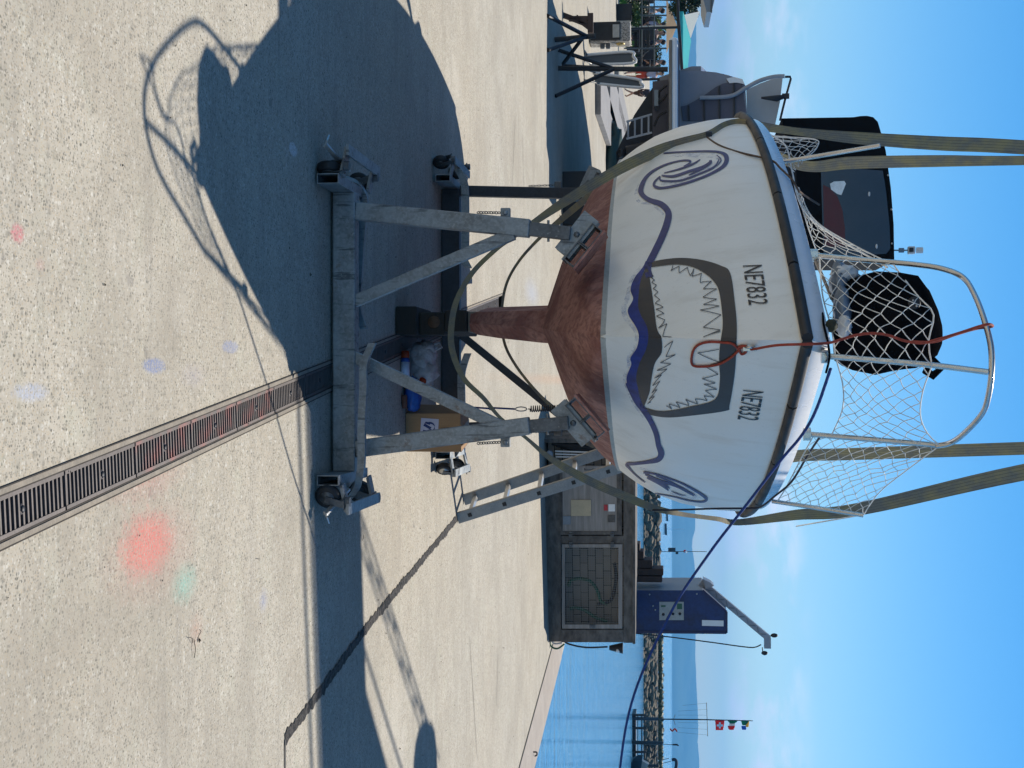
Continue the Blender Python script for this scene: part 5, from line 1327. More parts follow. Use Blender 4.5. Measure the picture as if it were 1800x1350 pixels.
def stand(label, pole, legs, d, r=.028, group='jack stands beside the motor boat'):
    base = P(pole[0][0], pole[0][1], d); o = empty('jack_stand', (base.x, base.y, 0), label, 'jack stand', group)
    mb = MB(); mb.tube([P(*pole[0], d), P(*pole[1], d)], r * 1.25, 10); mb.build('post', M['black_steel'], o)
    for a, b, da, db in legs:
        mb = MB(); p = P(*a, d + da); q = P(*b, d + db); 
        if q.z < .08: q.z = .012
        mb.tube([p, q], r, 8); mb.build('leg', M['black_steel'], o)
    return o

def person(name_label, p, h, heading, parts, pose='stand', group=None):
    """one continuous skinned body at the given height, clothes as close-fitting children"""
    root = empty('person', tuple(p), name_label, 'person', group)
    k = h / 1.75; p = V(p); ca, sa = math.cos(heading), math.sin(heading)
    def T(x, y, z): return p + V((x * ca - y * sa, x * sa + y * ca, z)) * k
    if pose == 'sit': leg = lambda s: [(s * .09, 0, .46), (s * .11, -.42, .50), (s * .11, -.44, .08), (s * .11, -.56, .03)]; base = .46
    elif pose == 'walk': leg = lambda s: [(s * .09, 0, .92), (s * .10, -.12 * s, .50), (s * .10, .16 * s, .09), (s * .10, .16 * s - .14, .03)]; base = .92
    else: leg = lambda s: [(s * .09, 0, .92), (s * .10, -.02, .50), (s * .10, .03, .09), (s * .10, -.12, .03)]; base = .92
    dz = base - .92
    def skin(name, chains, mat, parent, grow=0.0):
        bm = bmesh.new(); ly = bm.verts.layers.skin.verify(); key = {}
        o0 = root.location
        for ch in chains:
            prev = None
            for (x, y, z, rr) in ch:
                q = (round(x, 3), round(y, 3), round(z, 3))
                if q not in key:
                    v = bm.verts.new(T(x, y, z) - o0); v[ly].radius = ((rr + grow) * k,) * 2; key[q] = v
                v = key[q]
                if prev is not None and prev is not v:
                    try: bm.edges.new((prev, v))
                    except ValueError: pass
                prev = v
        bm.verts.ensure_lookup_table(); bm.verts[0][ly].use_root = True
        me = bpy.data.meshes.new(name); bm.to_mesh(me); bm.free(); me.materials.append(mat)
        o = bpy.data.objects.new(name, me); COL.objects.link(o); o.parent = parent
        m = o.modifiers.new('skin', 'SKIN'); m.use_smooth_shade = True; s = o.modifiers.new('sub', 'SUBSURF'); s.levels = 1; s.render_levels = 1
        return o
    tor = [(0, 0, .95 + dz, .13), (0, .0, 1.10 + dz, .125), (0, 0, 1.30 + dz, .14), (0, .01, 1.44 + dz, .10), (0, 0, 1.52 + dz, .055)]
    head = [(0, 0, 1.52 + dz, .055), (0, -.02, 1.60 + dz, .085), (0, -.02, 1.68 + dz, .098), (0, -.01, 1.75 + dz, .06)]
    arm = lambda s: [(0, .01, 1.44 + dz, .10), (s * .18, .01, 1.42 + dz, .052), (s * .24, .02, 1.15 + dz, .042), (s * .22, -.12, .95 + dz, .033), (s * .21, -.2, .88 + dz, .03)]
    rl = [.085, .062, .042, .038]
    lg = lambda s: [(0, 0, .95 + dz, .13)] + [(*q, rr) for q, rr in zip(leg(s), rl)]
    b = skin('body', [tor, head, arm(-1), arm(1), lg(-1), lg(1)], M['skin'], root)
    skin('shirt', [tor[:4], [arm(-1)[0], arm(-1)[1], tuple(arm(-1)[2])], [arm(1)[0], arm(1)[1], tuple(arm(1)[2])]], M[parts[0]], root, .018)
    mid = lambda s: [lg(s)[0], lg(s)[1], lg(s)[2]] if parts[2] == 'short' else lg(s)[:4]
    skin('trousers', [mid(-1), mid(1)], M[parts[1]], root, .02)
    mb = MB(); mb.blob(T(0, .015, 1.70 + dz), .104 * k, 3, .1, 2); mb.build('hair', M['hair'], root)
    return root

def chair(p, heading, mat='black_steel', label='', group=''):
    o = empty('terrace_chair', tuple(p), label, 'chair', group); c, s = math.cos(heading), math.sin(heading); p = V(p)
    T = lambda x, y, z: p + V((x * c - y * s, x * s + y * c, z))
    rot = Matrix.Rotation(heading, 3, 'Z')
    mb = MB(); mb.box(T(0, 0, .45), (.44, .42, .03), rot, .006); mb.build('seat', M[mat], o)
    mb = MB(); mb.box(T(0, .22, .70), (.42, .025, .42), rot, .006); mb.build('backrest', M[mat], o)
    for x, y in ((-.19, -.18), (.19, -.18), (-.19, .2), (.19, .2)):
        mb = MB(); mb.tube([T(x, y, 0), T(x, y, .44)], .016, 6); mb.build('leg', M[mat], o)
    return o

def leaves(mb, c, rad, n, size, flat=.8, seed=1, hole=.25):
    rnd = random.Random(seed); c = V(c); cl = []
    for k in range(16):
        v = V((rnd.gauss(0, 1), rnd.gauss(0, 1), rnd.gauss(0, 1))).normalized() * (.45 + .5 * rnd.random()); cl.append((v, .28 + .26 * rnd.random()))
    for i in range(n):
        v, w = rnd.choice(cl); q = v + V((rnd.gauss(0, 1), rnd.gauss(0, 1), rnd.gauss(0, 1))).normalized() * w * rnd.random() ** .4
        if q.length > 1.12: continue
        q = c + V((q.x * rad, q.y * rad, q.z * rad * flat))
        a = V((rnd.gauss(0, 1), rnd.gauss(0, 1), rnd.gauss(0, .7))).normalized(); b = a.orthogonal().normalized(); b.rotate(Matrix.Rotation(rnd.random() * 6.28, 3, a))
        s = size * (.6 + .8 * rnd.random())
        mb.add([q - a * s, q + b * s * .5, q + a * s, q - b * s * .5], [(0, 1, 2, 3)])

def make_yard_left():
    stand('tall black jack stand under the swim platform of the grey motor boat', ((975, 120), (1174, 122)), [((1080, 121), (982, 88), 0, -.1), ((1080, 121), (974, 169), 0, -.6), ((1080, 121), (985, 116), 0, .7)], 19.9)
    stand('low black tripod stand with splayed legs left of the tall jack stand', ((975, 70), (1046, 63)), [((1032, 64), (962, 28), 0, -1.1), ((1032, 64), (964, 88), 0, -1.1), ((1032, 64), (985, 70), 0, .6), ((1024, 67), (990, 112), 0, .4)], 19.2)
    # small wooden trestle behind
    t = empty('trestle', tuple(G(988, 26)), 'low timber trestle with two sloping legs at the left edge', 'trestle')
    for a, b in (((988, 26), (1036, 44)), ((1000, 33), (1034, 33)), ((1012, 30), (1038, 50))):
        mb = MB(); mb.bar(P(*a, 20.9), P(*b, 20.9), .07, .07); mb.build('strut', M['dark_wood'], t)
    mb = MB(); mb.bar(P(1038, 24, 20.9), P(1038, 58, 20.9), .09, .08); mb.build('beam', M['dark_wood'], t)
    # service pillar
    d = 27.2; pl = empty('service_pillar', tuple(G(1036, 57)), 'pebbled concrete service pillar with shade painted on its lower front and a grey label plate', 'pillar')
    mb = MB(); c = P(1036, 56.5, d); c.z = 0; w = 34 / F * d; h = P(1108, 57, d).z
    peb = NT('pebbled_concrete'); v = peb.mapping((1, 1, 1)); n1 = peb.noise(v, 38, 4, .7); peb.col(peb.mix(peb.ramp(n1, [(.4, 0.0), (.6, 1.0)]), (.14, .13, .12), (.5, .48, .44))); peb.set(Roughness=.9)
    mb.box((c.x, d + .25, h / 2), (w, .5, h), None, .03); mb.build('column', peb.m, pl)
    mb = MB(); mb.box((c.x - .01, d - .012, h * .40), (w * .94, .03, h * .72), None, .006); fp = mb.build('front_panel', M['planter'], pl)  # dark sheet stands in for shade on the lower front of the column
    mb = MB(); mb.box((c.x, d - .034, P(1083, 57, d).z), (23 / F * d, .012, 12 / F * d), None, .003); mb.build('label_plate', M['plate'], fp)
    for x in (1059, 1069):
        mb = MB(); p = P(x, 80, d + .2); mb.box(p, (.12, .1, .085), None, .015); mb.build('socket', M['panel_grey'], pl)
    mb = MB(); mb.lathe(P(1091, 75, d + .2), [(.085, 0), (.085, .03), (.06, .05)], (1, 0, 0), 14); mb.build('lamp', M['brass'], pl)
    # two upright grey panels in white tube frames
    for pts, lab in (([(1026, 97), (1106, 91), (1113, 99), (1112, 111), (1036, 113)], 'grey upright board in a white tube frame, left of the tall jack stand'), ([(1042, 128), (1118, 139), (1126, 146), (1126, 154), (1050, 147)], 'grey upright board in a white tube frame, leaning right of the tall jack stand')):
        d = 26.0; o = empty('framed_board', tuple(G(pts[0][0], pts[0][1])), lab, 'board', 'upright boards in tube frames')
        mb = MB(); plate(mb, pts, d, .05); mb.build('panel', M['panel_grey'], o)
        mb = MB(); q = [P(x, y, d - .02) for x, y in pts]; mb.tube(spline([tuple(v) for v in (q[0], q[1], q[2], q[3], q[4])], 4), .028, 8); mb.build('tube_frame', M['white_paint'], o)
        for x, y in (pts[0], pts[-1]):
            a = P(x + 6, y, d); b = V((a.x, a.y - .35, .01)); mb = MB(); mb.tube([a, b], .02, 6); mb.build('leg', M['alu_dull'], o)
    # long slabs lying on the yard
    for a, b, w, lab in (((1046, 156), (1086, 284), 9, 'long grey concrete slab lying nearest on the far yard'), ((1064, 152), (1096, 262), 8, 'long grey concrete slab lying behind the nearest one'), ((1080, 158), (1099, 236), 5, 'narrow grey slab lying furthest back on the yard')):
        p, q = G(*a), G(*b); n_ = V((-(q - p).y, (q - p).x, 0)).normalized(); wd = (G(a[0] + w, a[1]) - p).length * .5
        mb = MB(); mb.bar(p + V((0, 0, .06)), q + V((0, 0, .06)), wd, .12, bev=.01); tag(mb.build('concrete_slab', M['slab']), lab, 'slab', 'slabs lying on the yard')
    mb = MB(); c = G(1066, 288); mb.blob(c + V((0, .4, .12)), (1.1, .7, .3), 3, .4, 3, 2); tag(mb.build('tarpaulin', plain('dark_green_tarpaulin', (.02, .05, .045), .6, 0, .3, 3)), 'crumpled dark green tarpaulin heaped behind the left side of the sailboat', 'tarpaulin')

def make_terrace():
    # grass and planter
    gm = MB(); rnd = random.Random(3)
    for (x0, y0, x1, y1) in ((1086, -12, 1100, 9), (1109, 66, 1118, 92)):
        a, b = G(x0, y0), G(x1, y1); xs = sorted((a.x, b.x)); ys = sorted((a.y, b.y))
        gm.add([(xs[0], ys[0], .004), (xs[1], ys[0], .004), (xs[1], ys[1], .004), (xs[0], ys[1], .004)], [(0, 1, 2, 3)])
        for i in range(900):
            p = V((rnd.uniform(*xs), rnd.uniform(*ys), .004)); h = .05 + .1 * rnd.random(); l = V((rnd.gauss(0, .03), rnd.gauss(0, .03), h)); w = V((.012, 0, 0))
            gm.add([p - w, p + w, p + l], [(0, 1, 2)])
    tag(gm.build('grass', M['grass']), 'short green lawn strips at the edge of the terrace', 'grass', kind='stuff')
    d = 40.5; p = P(1085, 22, d); pl = empty('planter', (p.x, d, 0), 'dark square planter with green plants at the left edge of the view', 'planter')
    mb = MB(); mb.box((p.x, d + .3, .22), (.50, .6, .44), None, .02); mb.build('box', M['planter'], pl)
    mb = MB(); mb.box((p.x + .27, d + .3, .2), (.05, .7, .40), None, .01); mb.build('rim', M['conc_pale'], pl)
    mb = MB(); leaves(mb, (p.x, d + .3, .52), .34, 500, .06, .5, 5); mb.build('plants', M['leaf_green'], pl)
    # railing along the terrace
    fe = empty('railing', tuple(P(1100, 30, 47)), 'grey tube railing along the front of the terrace', 'railing'); d = 47
    for y in (12, 27, 85):
        mb = MB(); a = P(1100, y, d); a.z = 0; mb.tube([a, P(1172, y, d)], .028, 8); mb.build('post', M['panel_grey'], fe)
    for x in (1128, 1150):
        mb = MB(); mb.tube([P(x, -60, d), P(x, 118, d)], .022, 8); mb.build('rail', M['panel_grey'], fe)
    for L in ([(1135, 40), (1142, 52), (1141, 68), (1143, 80)], [(1132, 118), (1128, 108), (1131, 97), (1141, 88)]):
        mb = MB(); mb.tube(spline([tuple(P(x, y, d - .05)) for x, y in L], 5), .014, 6); mb.build('cable', M['rubber'], fe)
    # dark hedge boxes behind
    for y0, y1, x1, lab in ((-30, 38, 1126, 'dark clipped hedge at the left end of the terrace'), (52, 92, 1121, 'dark slatted bench back in the middle of the terrace')):
        d = 50; a, b = P(1105, y0, d), P(1105, y1, d); h = P(x1, y0, d).z; mb = MB()
        if 'hedge' in lab:
            leaves(mb, ((a.x + b.x) / 2, d, h / 2), .75, 2600, .05, .7, 8); tag(mb.build('hedge', M['leaf_dark']), lab, 'hedge')
        else:
            o = empty('bench', ((a.x + b.x) / 2, d, 0), lab, 'bench')
            for k in range(4): mb.bar((a.x, d, .3 + k * .14), (b.x, d, .3 + k * .14), .03, .1)
            mb.build('backrest', M['black_steel'], o); mb = MB(); mb.box(((a.x + b.x) / 2, d - .25, .42), (b.x - a.x, .4, .05)); mb.build('seat', M['black_steel'], o)
            for x in (a.x + .05, b.x - .05):
                mb = MB(); mb.bar((x, d - .2, 0), (x, d - .2, .4), .05, .3); mb.build('leg', M['black_steel'], o)
    d = 61; a, b = P(1100, 30, d), P(1100, 126, d); mb = MB(); h = P(1163, 60, d).z; rnd2 = random.Random(9)
    for k in range(4200):
        p = V((rnd2.uniform(a.x, b.x), d + rnd2.uniform(-.3, .3), rnd2.uniform(.05, h * (.86 + .14 * math.sin(k))))); u = V((rnd2.gauss(0, 1), rnd2.gauss(0, .5), rnd2.gauss(0, 1))).normalized() * .07; w_ = u.orthogonal().normalized() * .035
        mb.add([p - u, p + w_, p + u, p - w_], [(0, 1, 2, 3)])
    tag(mb.build('hedge', M['leaf_dark']), 'long dark hedge behind the seated people on the terrace', 'hedge')
    # tables and chairs
    g = 'tables and chairs on the terrace'
    for y, d, lab in ((8, 52, 'dark terrace table at the far left edge'), (60, 53, 'dark terrace table in front of the seated people'), (100, 54, 'dark terrace table nearest the person in red shorts')):
        p = P(1110, y, d); p.z = 0; o = empty('terrace_table', tuple(p), lab, 'table', g)
        mb = MB(); mb.box(p + V((0, 0, .73)), (.8, .8, .04), None, .01); mb.build('tabletop', M['planter'], o)
        mb = MB(); mb.tube([p, p + V((0, 0, .72))], .04, 8); mb.lathe(p, [(.26, 0), (.26, .02), (.05, .04)], (0, 0, 1), 14); mb.build('pedestal', M['black_steel'], o)
    cs = [(2, 51.2, 3, 'black terrace chair at the far left edge beside the dark hedge'), (18, 52.6, -1.4, 'black terrace chair right of the leftmost table'), (45, 52.8, 1.4, 'black terrace chair left of the middle table'), (74, 53.4, -1.5, 'black terrace chair right of the middle table'), (66, 51.8, 3, 'black terrace chair in front of the middle table'), (90, 54, 1.5, 'black terrace chair left of the rightmost table'), (110, 54.4, -1.4, 'black terrace chair right of the rightmost table, closest to the jack stand'), (100, 52.8, 3, 'black terrace chair in front of the rightmost table')]
    for y, d, hd, lab in cs:
        p = P(1105, y, d); p.z = 0; chair(p, hd, 'black_steel', lab, 'chairs on the terrace')
    # people
    def at(y, d): p = P(1105, y, d); p.z = 0; return p
    person('person in a pale top and dark shorts sitting at the left table', at(20, 52.6), 1.72, -1.3, ('cloth_white', 'cloth_dark', 'long'), 'sit')
    person('person in a grey-lilac shirt sitting left of the middle table', at(46, 52.8), 1.76, 1.4, ('cloth_lilac', 'cloth_dark', 'long'), 'sit')
    person('person in dark clothes sitting behind the middle table', at(60, 54.2), 1.75, 0, ('cloth_dark', 'cloth_brown', 'long'), 'sit')
    person('person in a navy shirt sitting right of the middle table', at(75, 53.4), 1.75, -1.5, ('cloth_dark', 'cloth_dark', 'long'), 'sit')
    person('person in brown sitting right of the rightmost table', at(111, 54.4), 1.75, -1.4, ('cloth_brown', 'cloth_dark', 'long'), 'sit')
    person('child in red-orange shorts and lilac top walking behind the tall jack stand', G(1097, 131), 1.28, .4, ('cloth_lilac', 'cloth_red', 'short'), 'walk')
    person('small child in brown shorts and dark top walking under the motor boat', G(1098, 164), 1.0, -.5, ('cloth_dark', 'cloth_brown', 'short'), 'walk')
    # yucca, clipped tree
    d = 56; p = P(1110, 46, d); p.z = 0; o = empty('yucca', tuple(p), 'yellow-green spiky yucca behind the seated people', 'plant')
    mb = MB(); mb.tube([p, p + V((0, 0, P(1158, 46, d).z))], .07, 8); mb.build('stem', M['bark'], o)
    mb = MB(); rnd = random.Random(5); c = P(1160, 46, d)
    for i in range(70):
        a = rnd.random() * 6.28; e = rnd.uniform(-.3, 1.3); L = rnd.uniform(.35, .6); v = V((math.cos(a) * math.cos(e), math.sin(a) * math.cos(e), math.sin(e))); sd = V((-math.sin(a), math.cos(a), 0)) * .03
        q = c + v * L * .5; t_ = c + v * L - V((0, 0, .12 * L)); mb.add([c, q + sd, t_, q - sd], [(0, 1, 2, 3)])
    mb.build('fronds', M['leaf_yellow'], o)
    d = 45; p = P(1100, -3, d); p.z = 0; o = empty('clipped_tree', tuple(p), 'round clipped dark green tree at the left edge above the terrace', 'tree')
    mb = MB(); mb.tube([p, P(1150, -2, d), P(1190, 0, d)], [.06, .05, .04], 8)
    for k in range(6):
        a = k * 1.05; mb.tube([P(1185, 0, d), P(1185, 0, d) + V((math.cos(a) * .3, math.sin(a) * .3, .3))], [.03, .012], 6)
    mb.build('trunk', M['bark'], o)
    mb = MB(); leaves(mb, P(1204, -2, d), .66, 5200, .045, .82, 21); mb.build('crown', M['leaf_dark'], o)
    # awnings
    d = 43; o = empty('awning', tuple(P(1195, 70, d)), 'turquoise and white awning roof above the terrace', 'awning')
    def sheet(L, th): 
        m_ = MB(); pts = [P(x, y, d + dd) for x, y, dd in L]; m_.prism(pts, (0, .03, .0)); return m_
    sheet([(1191, 20, 0), (1201, 20, 0), (1213, 66, 1.5), (1215, 72, 1.5), (1211, 100, 1), (1207, 140, .5), (1200, 140, 0), (1196, 70, 0)], .03).build('turquoise_panel', M['shade_teal'], o)
    sheet([(1203, 26, .3), (1230, 20, .6), (1214, 67, 1.6)], .03).build('white_panel', M['shade_white'], o)
    mb = MB(); mb.tube([P(1190, -20, d - .1), P(1192, 32, d - .1), P(1195, 70, d - .1), P(1200, 142, d - .1)], .05, 8); mb.build('edge_beam', M['black_steel'], o)
    mb = MB(); 
    a = P(1193, 48, d + .1); b = V((a.x, a.y, 0)); mb.tube([b, a], .04, 8); a = P(1200, 138, d + .1); b = V((a.x, a.y, 0)); mb.tube([b, a], .04, 8); mb.build('post', M['black_steel'], o)
    d = 49; o = empty('parasol', tuple(P(1105, 58, d)), 'tan and white parasol open below the turquoise awning', 'parasol')
    c = P(1190, 45, d); n = 10; mb = MB(); rim = [c + V((.95 * math.cos(k * 2 * math.pi / n), .95 * math.sin(k * 2 * math.pi / n), -.36)) for k in range(n)]
    mb.add([c] + rim, [(0, 1 + k, 1 + (k + 1) % n) for k in range(n)]); mb.build('canopy', M['roof_tan'], o)
    mb = MB(); mb.tube([V((c.x, c.y, 0)), c], .025, 8); mb.build('pole', M['alu'], o)
    d = 30; o = empty('canopy_roof', tuple(P(1240, -40, d)), 'corner of a grey canopy roof high at the left edge', 'roof')
    mb = MB(); mb.prism([P(1236, -70, d), P(1236, -2, d), P(1242, 21, d), P(1251, 21, d), P(1258, -10, d), P(1260, -70, d)], (-.3, 2.5, .0)); mb.build('fascia', M['steel_blue'], o)
    mb = MB(); mb.prism([P(1250, -70, d - .03), P(1249, 21, d - .03), P(1252, 22, d - .03), P(1253, -70, d - .03)], (0, .03, 0)); mb.build('gutter', M['panel_grey'], o)
    mb = MB(); a = P(1240, -60, d + 1); mb.tube([V((a.x, a.y, 0)), a], .05, 8); mb.build('post', M['alu'], o)

def make_locker():
    A, B = G(957, 828), G(965, 1131); e = (B - A).normalized(); n = V((-e.y, e.x, 0))       # n points away from the viewer
    def pl(x, y, k=0.0):
        r_ = ray(x, y); t = (A + n * k - CAM).dot(n) / r_.dot(n); return CAM + r_ * t
    def rect(mb, x0, x1, y0, y1, k=0.0, th=.03):
        pts = [pl(x0, y0, k), pl(x1, y0, k), pl(x1, y1, k), pl(x0, y1, k)]; mb.prism(pts, n * th)
    o = empty('quay_locker', tuple((A + B) / 2), 'weathered grey timber locker on the quay with a boarded door and a wire mesh door', 'locker')
    mb = MB()
    for q in ((957, 986, 828, 1128), (1096, 1112, 828, 1130)): rect(mb, *q, th=.09)
    for q in ((986.3, 1095.7, 942, 955), (986.3, 1095.7, 1107, 1129), (986.3, 1095.7, 776, 819)):
        if q[2] != 776: rect(mb, *q, k=.002, th=.085)
    mb.build('front_frame', M['boards'], o)
    mb = MB(); D = .95
    a, b = pl(962, 776), pl(966, 1130); za = 1.09
    for p in (V((a.x, a.y, 0)), V((b.x, b.y, 0)) - e * .05, pl(960, 948) * 1): 
        p.z = 0; mb.prism([p + n * .1, p + n * D, p + n * D + V((0, 0, za)), p + n * .1 + V((0, 0, za))], e * .05)
    p0 = V((a.x, a.y, 0)); p1 = V((b.x, b.y, 0)); mb.prism([p0 + n * D, p1 + n * D, p1 + n * D + V((0, 0, za)), p0 + n * D + V((0, 0, za))], n * .04)
    mb.build('side_wall', M['boards'], o)
    mb = MB(); t0 = pl(1112, 776); t1 = pl(1112, 1130); mb.prism([t0 - n * .03, t1 - n * .03, t1 + n * (D + .06), t0 + n * (D + .06)], V((0, 0, .035))); mb.build('lid', M['boards'], o)
    mb = MB(); mb.prism([p0 + n * .36 + V((0, 0, .02)), p1 + n * .36 - e * .06 + V((0, 0, .02)), p1 + n * .36 - e * .06 + V((0, 0, 1.07)), p0 + n * .36 + V((0, 0, 1.07))], n * .1); mb.build('block_wall', M['blocks'], o)
    mb = MB(); rect(mb, 989, 1084, 820, 934, k=-.006, th=.03); dr = mb.build('boarded_door', M['panel_board'], o)
    mb = MB()
    for q in ((984, 989, 818, 940), (1084, 1093, 818, 940), (989, 1084, 934, 940)): rect(mb, *q, k=-.014, th=.04)
    mb.build('door_frame', M['boards'], dr)
    mb = MB(); rect(mb, 1004, 1039, 879, 907, k=-.02, th=.012); mb.build('pale_board', M['paper'], dr)
    mb = MB(); rect(mb, 1069.5, 1081, 886.5, 899, k=-.016, th=.008); mb.build('white_notice', M['white_paint'], dr)
    mb = MB(); rect(mb, 1061.5, 1068, 887.5, 897.5, k=-.016, th=.008); mb.build('red_notice', M['red_paint'], dr)
    mb = MB(); rect(mb, 989.5, 1003, 907.5, 922, k=-.016, th=.008); mb.build('grey_plate', M['steel_blue'], dr)
    mb = MB(); rect(mb, 1068, 1081, 905.5, 918, k=-.016, th=.008); mb.build('grey_plate', M['boards'], dr)
    fr = MB()
    for q in ((988, 993, 957, 1105), (1087, 1094, 957, 1105), (993, 1087, 957, 962.5), (993, 1087, 1098, 1105)): rect(fr, *q, k=-.012, th=.04)
    md = fr.build('mesh_door', M['panel_board'], o)
    mb = MB()
    for k in range(1, 24): x = 993 + k * 94 / 24; a_, b_ = pl(x, 962, -.002), pl(x, 1098, -.002); mb.tube([a_, b_], .0019, 4)
    for k in range(1, 34): y = 962 + k * 136 / 34; a_, b_ = pl(993, y, -.005), pl(1087, y, -.005); mb.tube([a_, b_], .0019, 4)
    mb.build('wire_mesh', M['alu_dull'], md)
    for L in ([(999, 1030), (1004, 1020), (1020, 1017), (1038, 1022), (1050, 1038), (1056, 1056), (1068, 1062)], [(1002, 1070), (1012, 1068), (1030, 1074), (1048, 1086), (1068, 1092)], [(1080, 990), (1083, 1015), (1078, 1045), (1070, 1058), (1050, 1062)]):
        mb = MB(); mb.tube(spline([tuple(pl(x, y, .22)) for x, y in L], 6), .022, 8); mb.build('hose', M['hose_green'] if L[0][0] < 1050 else M['rubber'], o)
    for y, k in ((957, md), (939, dr)):
        for x in (1003, 1076):
            mb = MB(); rect(mb, x - 3, x + 3, y - 4, y + 5, k=-.026, th=.014); a_ = pl(x - 4, y, -.03); b_ = pl(x + 4, y, -.03); mb.tube([a_, b_], .009, 8); mb.build('hinge', M['galv_dark'], k)
    mb = MB(); rect(mb, 1036, 1046, 1099, 1104, k=-.03, th=.02); mb.build('latch', M['galv_dark'], md)
    mb = MB(); a_ = pl(1035, 824, -.02); mb.tube([a_ - V((0, 0, .05)), a_ - V((0, 0, .05)) - n * .04, a_ + V((0, 0, .05)) - n * .04, a_ + V((0, 0, .05))], .008, 6); mb.build('handle', M['galv_dark'], dr)
    # open bay with stored pipes and reel, left of the door
    for k, (x, y) in enumerate(((970, 778), (978, 781), (986, 784), (1000, 780), (1012, 782))):
        mb = MB(); a_ = pl(x, y, .25); b_ = pl(x + 55, y + 4 + k, .25); mb.tube(spline([tuple(a_), tuple(a_.lerp(b_, .5) + V((.02, 0, .02))), tuple(b_)], 5), .035, 8); mb.build('rolled_hose', M['rubber'], o)
    for (x0, y0, x1, y1) in ((976, 793, 1036, 795), (976, 798, 1036, 800), (977, 803, 1034, 804)):
        mb = MB(); mb.tube([pl(x0, y0, .12), pl(x1, y1, .12)], .011, 6); mb.build('white_pipe', M['white_plastic'], o)
    mb = MB(); mb.lathe(pl(966, 797, .08), [(.022, 0), (.045, 0), (.045, .05), (.022, .05)], -n, 18); mb.build('reel', M['crane_grey'], o)
    # lamp and hoses on the right end
    mb = MB(); c = pl(1083, 1139, .3); mb.tube([c - V((0, 0, .09)), c + V((0, 0, .09))], [.03, .075], 12); lp = mb.build('lamp', M['black_steel'], o)
    mb = MB(); mb.lathe(c + V((.03, -.03, .03)), [(.04, 0), (.02, .02)], (.7, -.7, 0), 10); mb.build('lens', M['white_paint'], lp)
    for k, L in enumerate(([(966, 1122), (969, 1136), (980, 1140), (992, 1132)], [(968, 1122), (974, 1131), (988, 1130)], [(1068, 1137), (1030, 1138), (1000, 1132), (988, 1124)])):
        mb = MB(); mb.tube(spline([tuple(pl(x, y, .15)) for x, y in L], 6), .012, 6); mb.build('hose', M[('hose_green', 'white_plastic', 'rubber')[k]], o)
    # things on and behind the locker
    mb = MB(); a_, b_ = P(1107.5, 880, 18.4), P(1109, 1030, 18.8); mb.tube([a_, b_], .017, 8); tag(mb.build('white_pipe', M['white_plastic']), 'long white pipe lying along the top of the locker', 'pipe')
    mb = MB(); mb.bar(P(1113, 860, 19.3), P(1114, 962, 19.6), .25, .09); tag(mb.build('plank', M['dark_wood']), 'dark brown plank lying behind the white pipe', 'plank')
    g = 'stacked timber baulks behind the locker'
    for (x0, x1, y0, y1, lab) in ((1112, 1125, 956, 969, 'lowest brown timber baulk at the left end of the stepped stack'), (1112, 1132, 969.4, 984, 'second brown timber baulk from the left in the stepped stack'), (1112, 1147, 984.4, 999, 'third and taller brown timber baulk of the stepped stack'), (1112, 1166, 999.4, 1012, 'tall brown timber baulk just left of the blue cabinet'), (1112, 1164, 1012.4, 1024, 'tall brown timber baulk touching the blue cabinet')):
        d = 19.6; a_, b_ = P(x0, y0, d), P(x1, y1, d); z0 = 0
        mb = MB(); mb.box(((a_.x + b_.x) / 2, d + .2, b_.z / 2), (b_.x - a_.x, .4, b_.z), None, .012); tag(mb.build('timber_baulk', M['dark_wood']), lab, 'timber', g)
    # blue crane cabinet
    d = 19.5; o = empty('crane_cabinet', (P(1112, 1075, d).x, d, 0), 'blue metal crane cabinet with a grey jib arm standing behind the locker', 'crane')
    L = [(1112, 1040), (1235, 1037.5), (1277, 1075), (1277, 1112), (1112, 1112)]
    pts = [P(x, y, d) for x, y in L]; pts[0].z = 0; pts[-1].z = 0
    mb = MB(); mb.prism(pts, V((-.05, .9, 0))); mb.build('housing', M['crane_grey'], o)
    mb = MB(); mb.prism([p + V((0, -.012, 0)) for p in pts], V((0, .010, 0))); fp = mb.build('front_panel', M['crane_blue'], o)
    mb = MB(); 
    for a_, b_ in zip(pts[1:4], pts[2:5]): mb.bar(a_ + V((0, -.012, 0)), b_ + V((0, -.012, 0)), .03, .03)
    mb.build('edge_trim', plain('dark_blue_trim', (.006, .012, .07), .4), fp)
    mb = MB(); plate(mb, [(1159, 1058), (1202, 1058), (1202, 1090), (1159, 1090)], d - .024, .012); cp = mb.build('control_plate', M['plate'], fp)
    for x, y in ((1166, 1080), (1183, 1079), (1195, 1079)):
        mb = MB(); mb.lathe(P(x, y, d - .024), [(.02, 0), (.014, .02)], (0, -1, 0), 10); mb.build('knob', M['black_steel'], cp)
    for q in ((1162, 1170, 1064, 1067), (1190, 1199, 1061, 1071)):
        mb = MB(); plate(mb, [(q[0], q[2]), (q[1], q[2]), (q[1], q[3]), (q[0], q[3])], d - .028, .004); mb.build('printed_mark', M['hose_green'], cp)
    mb = MB(); plate(mb, [(1234, 1090), (1272, 1091), (1272, 1101), (1234, 1100)], d - .02, .008); mb.build('white_plate', M['white_paint'], fp)
    for x, y in ((1142, 1045), (1225, 1044), (1148, 1065), (1152, 1072)):
        mb = MB(); mb.lathe(P(x, y, d - .012), [(.012, 0), (.009, .008)], (0, -1, 0), 8); mb.build('bolt', M['alu'], fp)
    mb = MB(); a_, b_ = P(1232, 1022, d + .35), P(1350, 1121, d + .35); dr_ = (b_ - a_).normalized()
    mb.bar(a_, b_, .08, .115, (0, -1, 0)); 
    arm = mb.build('jib_arm', M['crane_grey'], o)
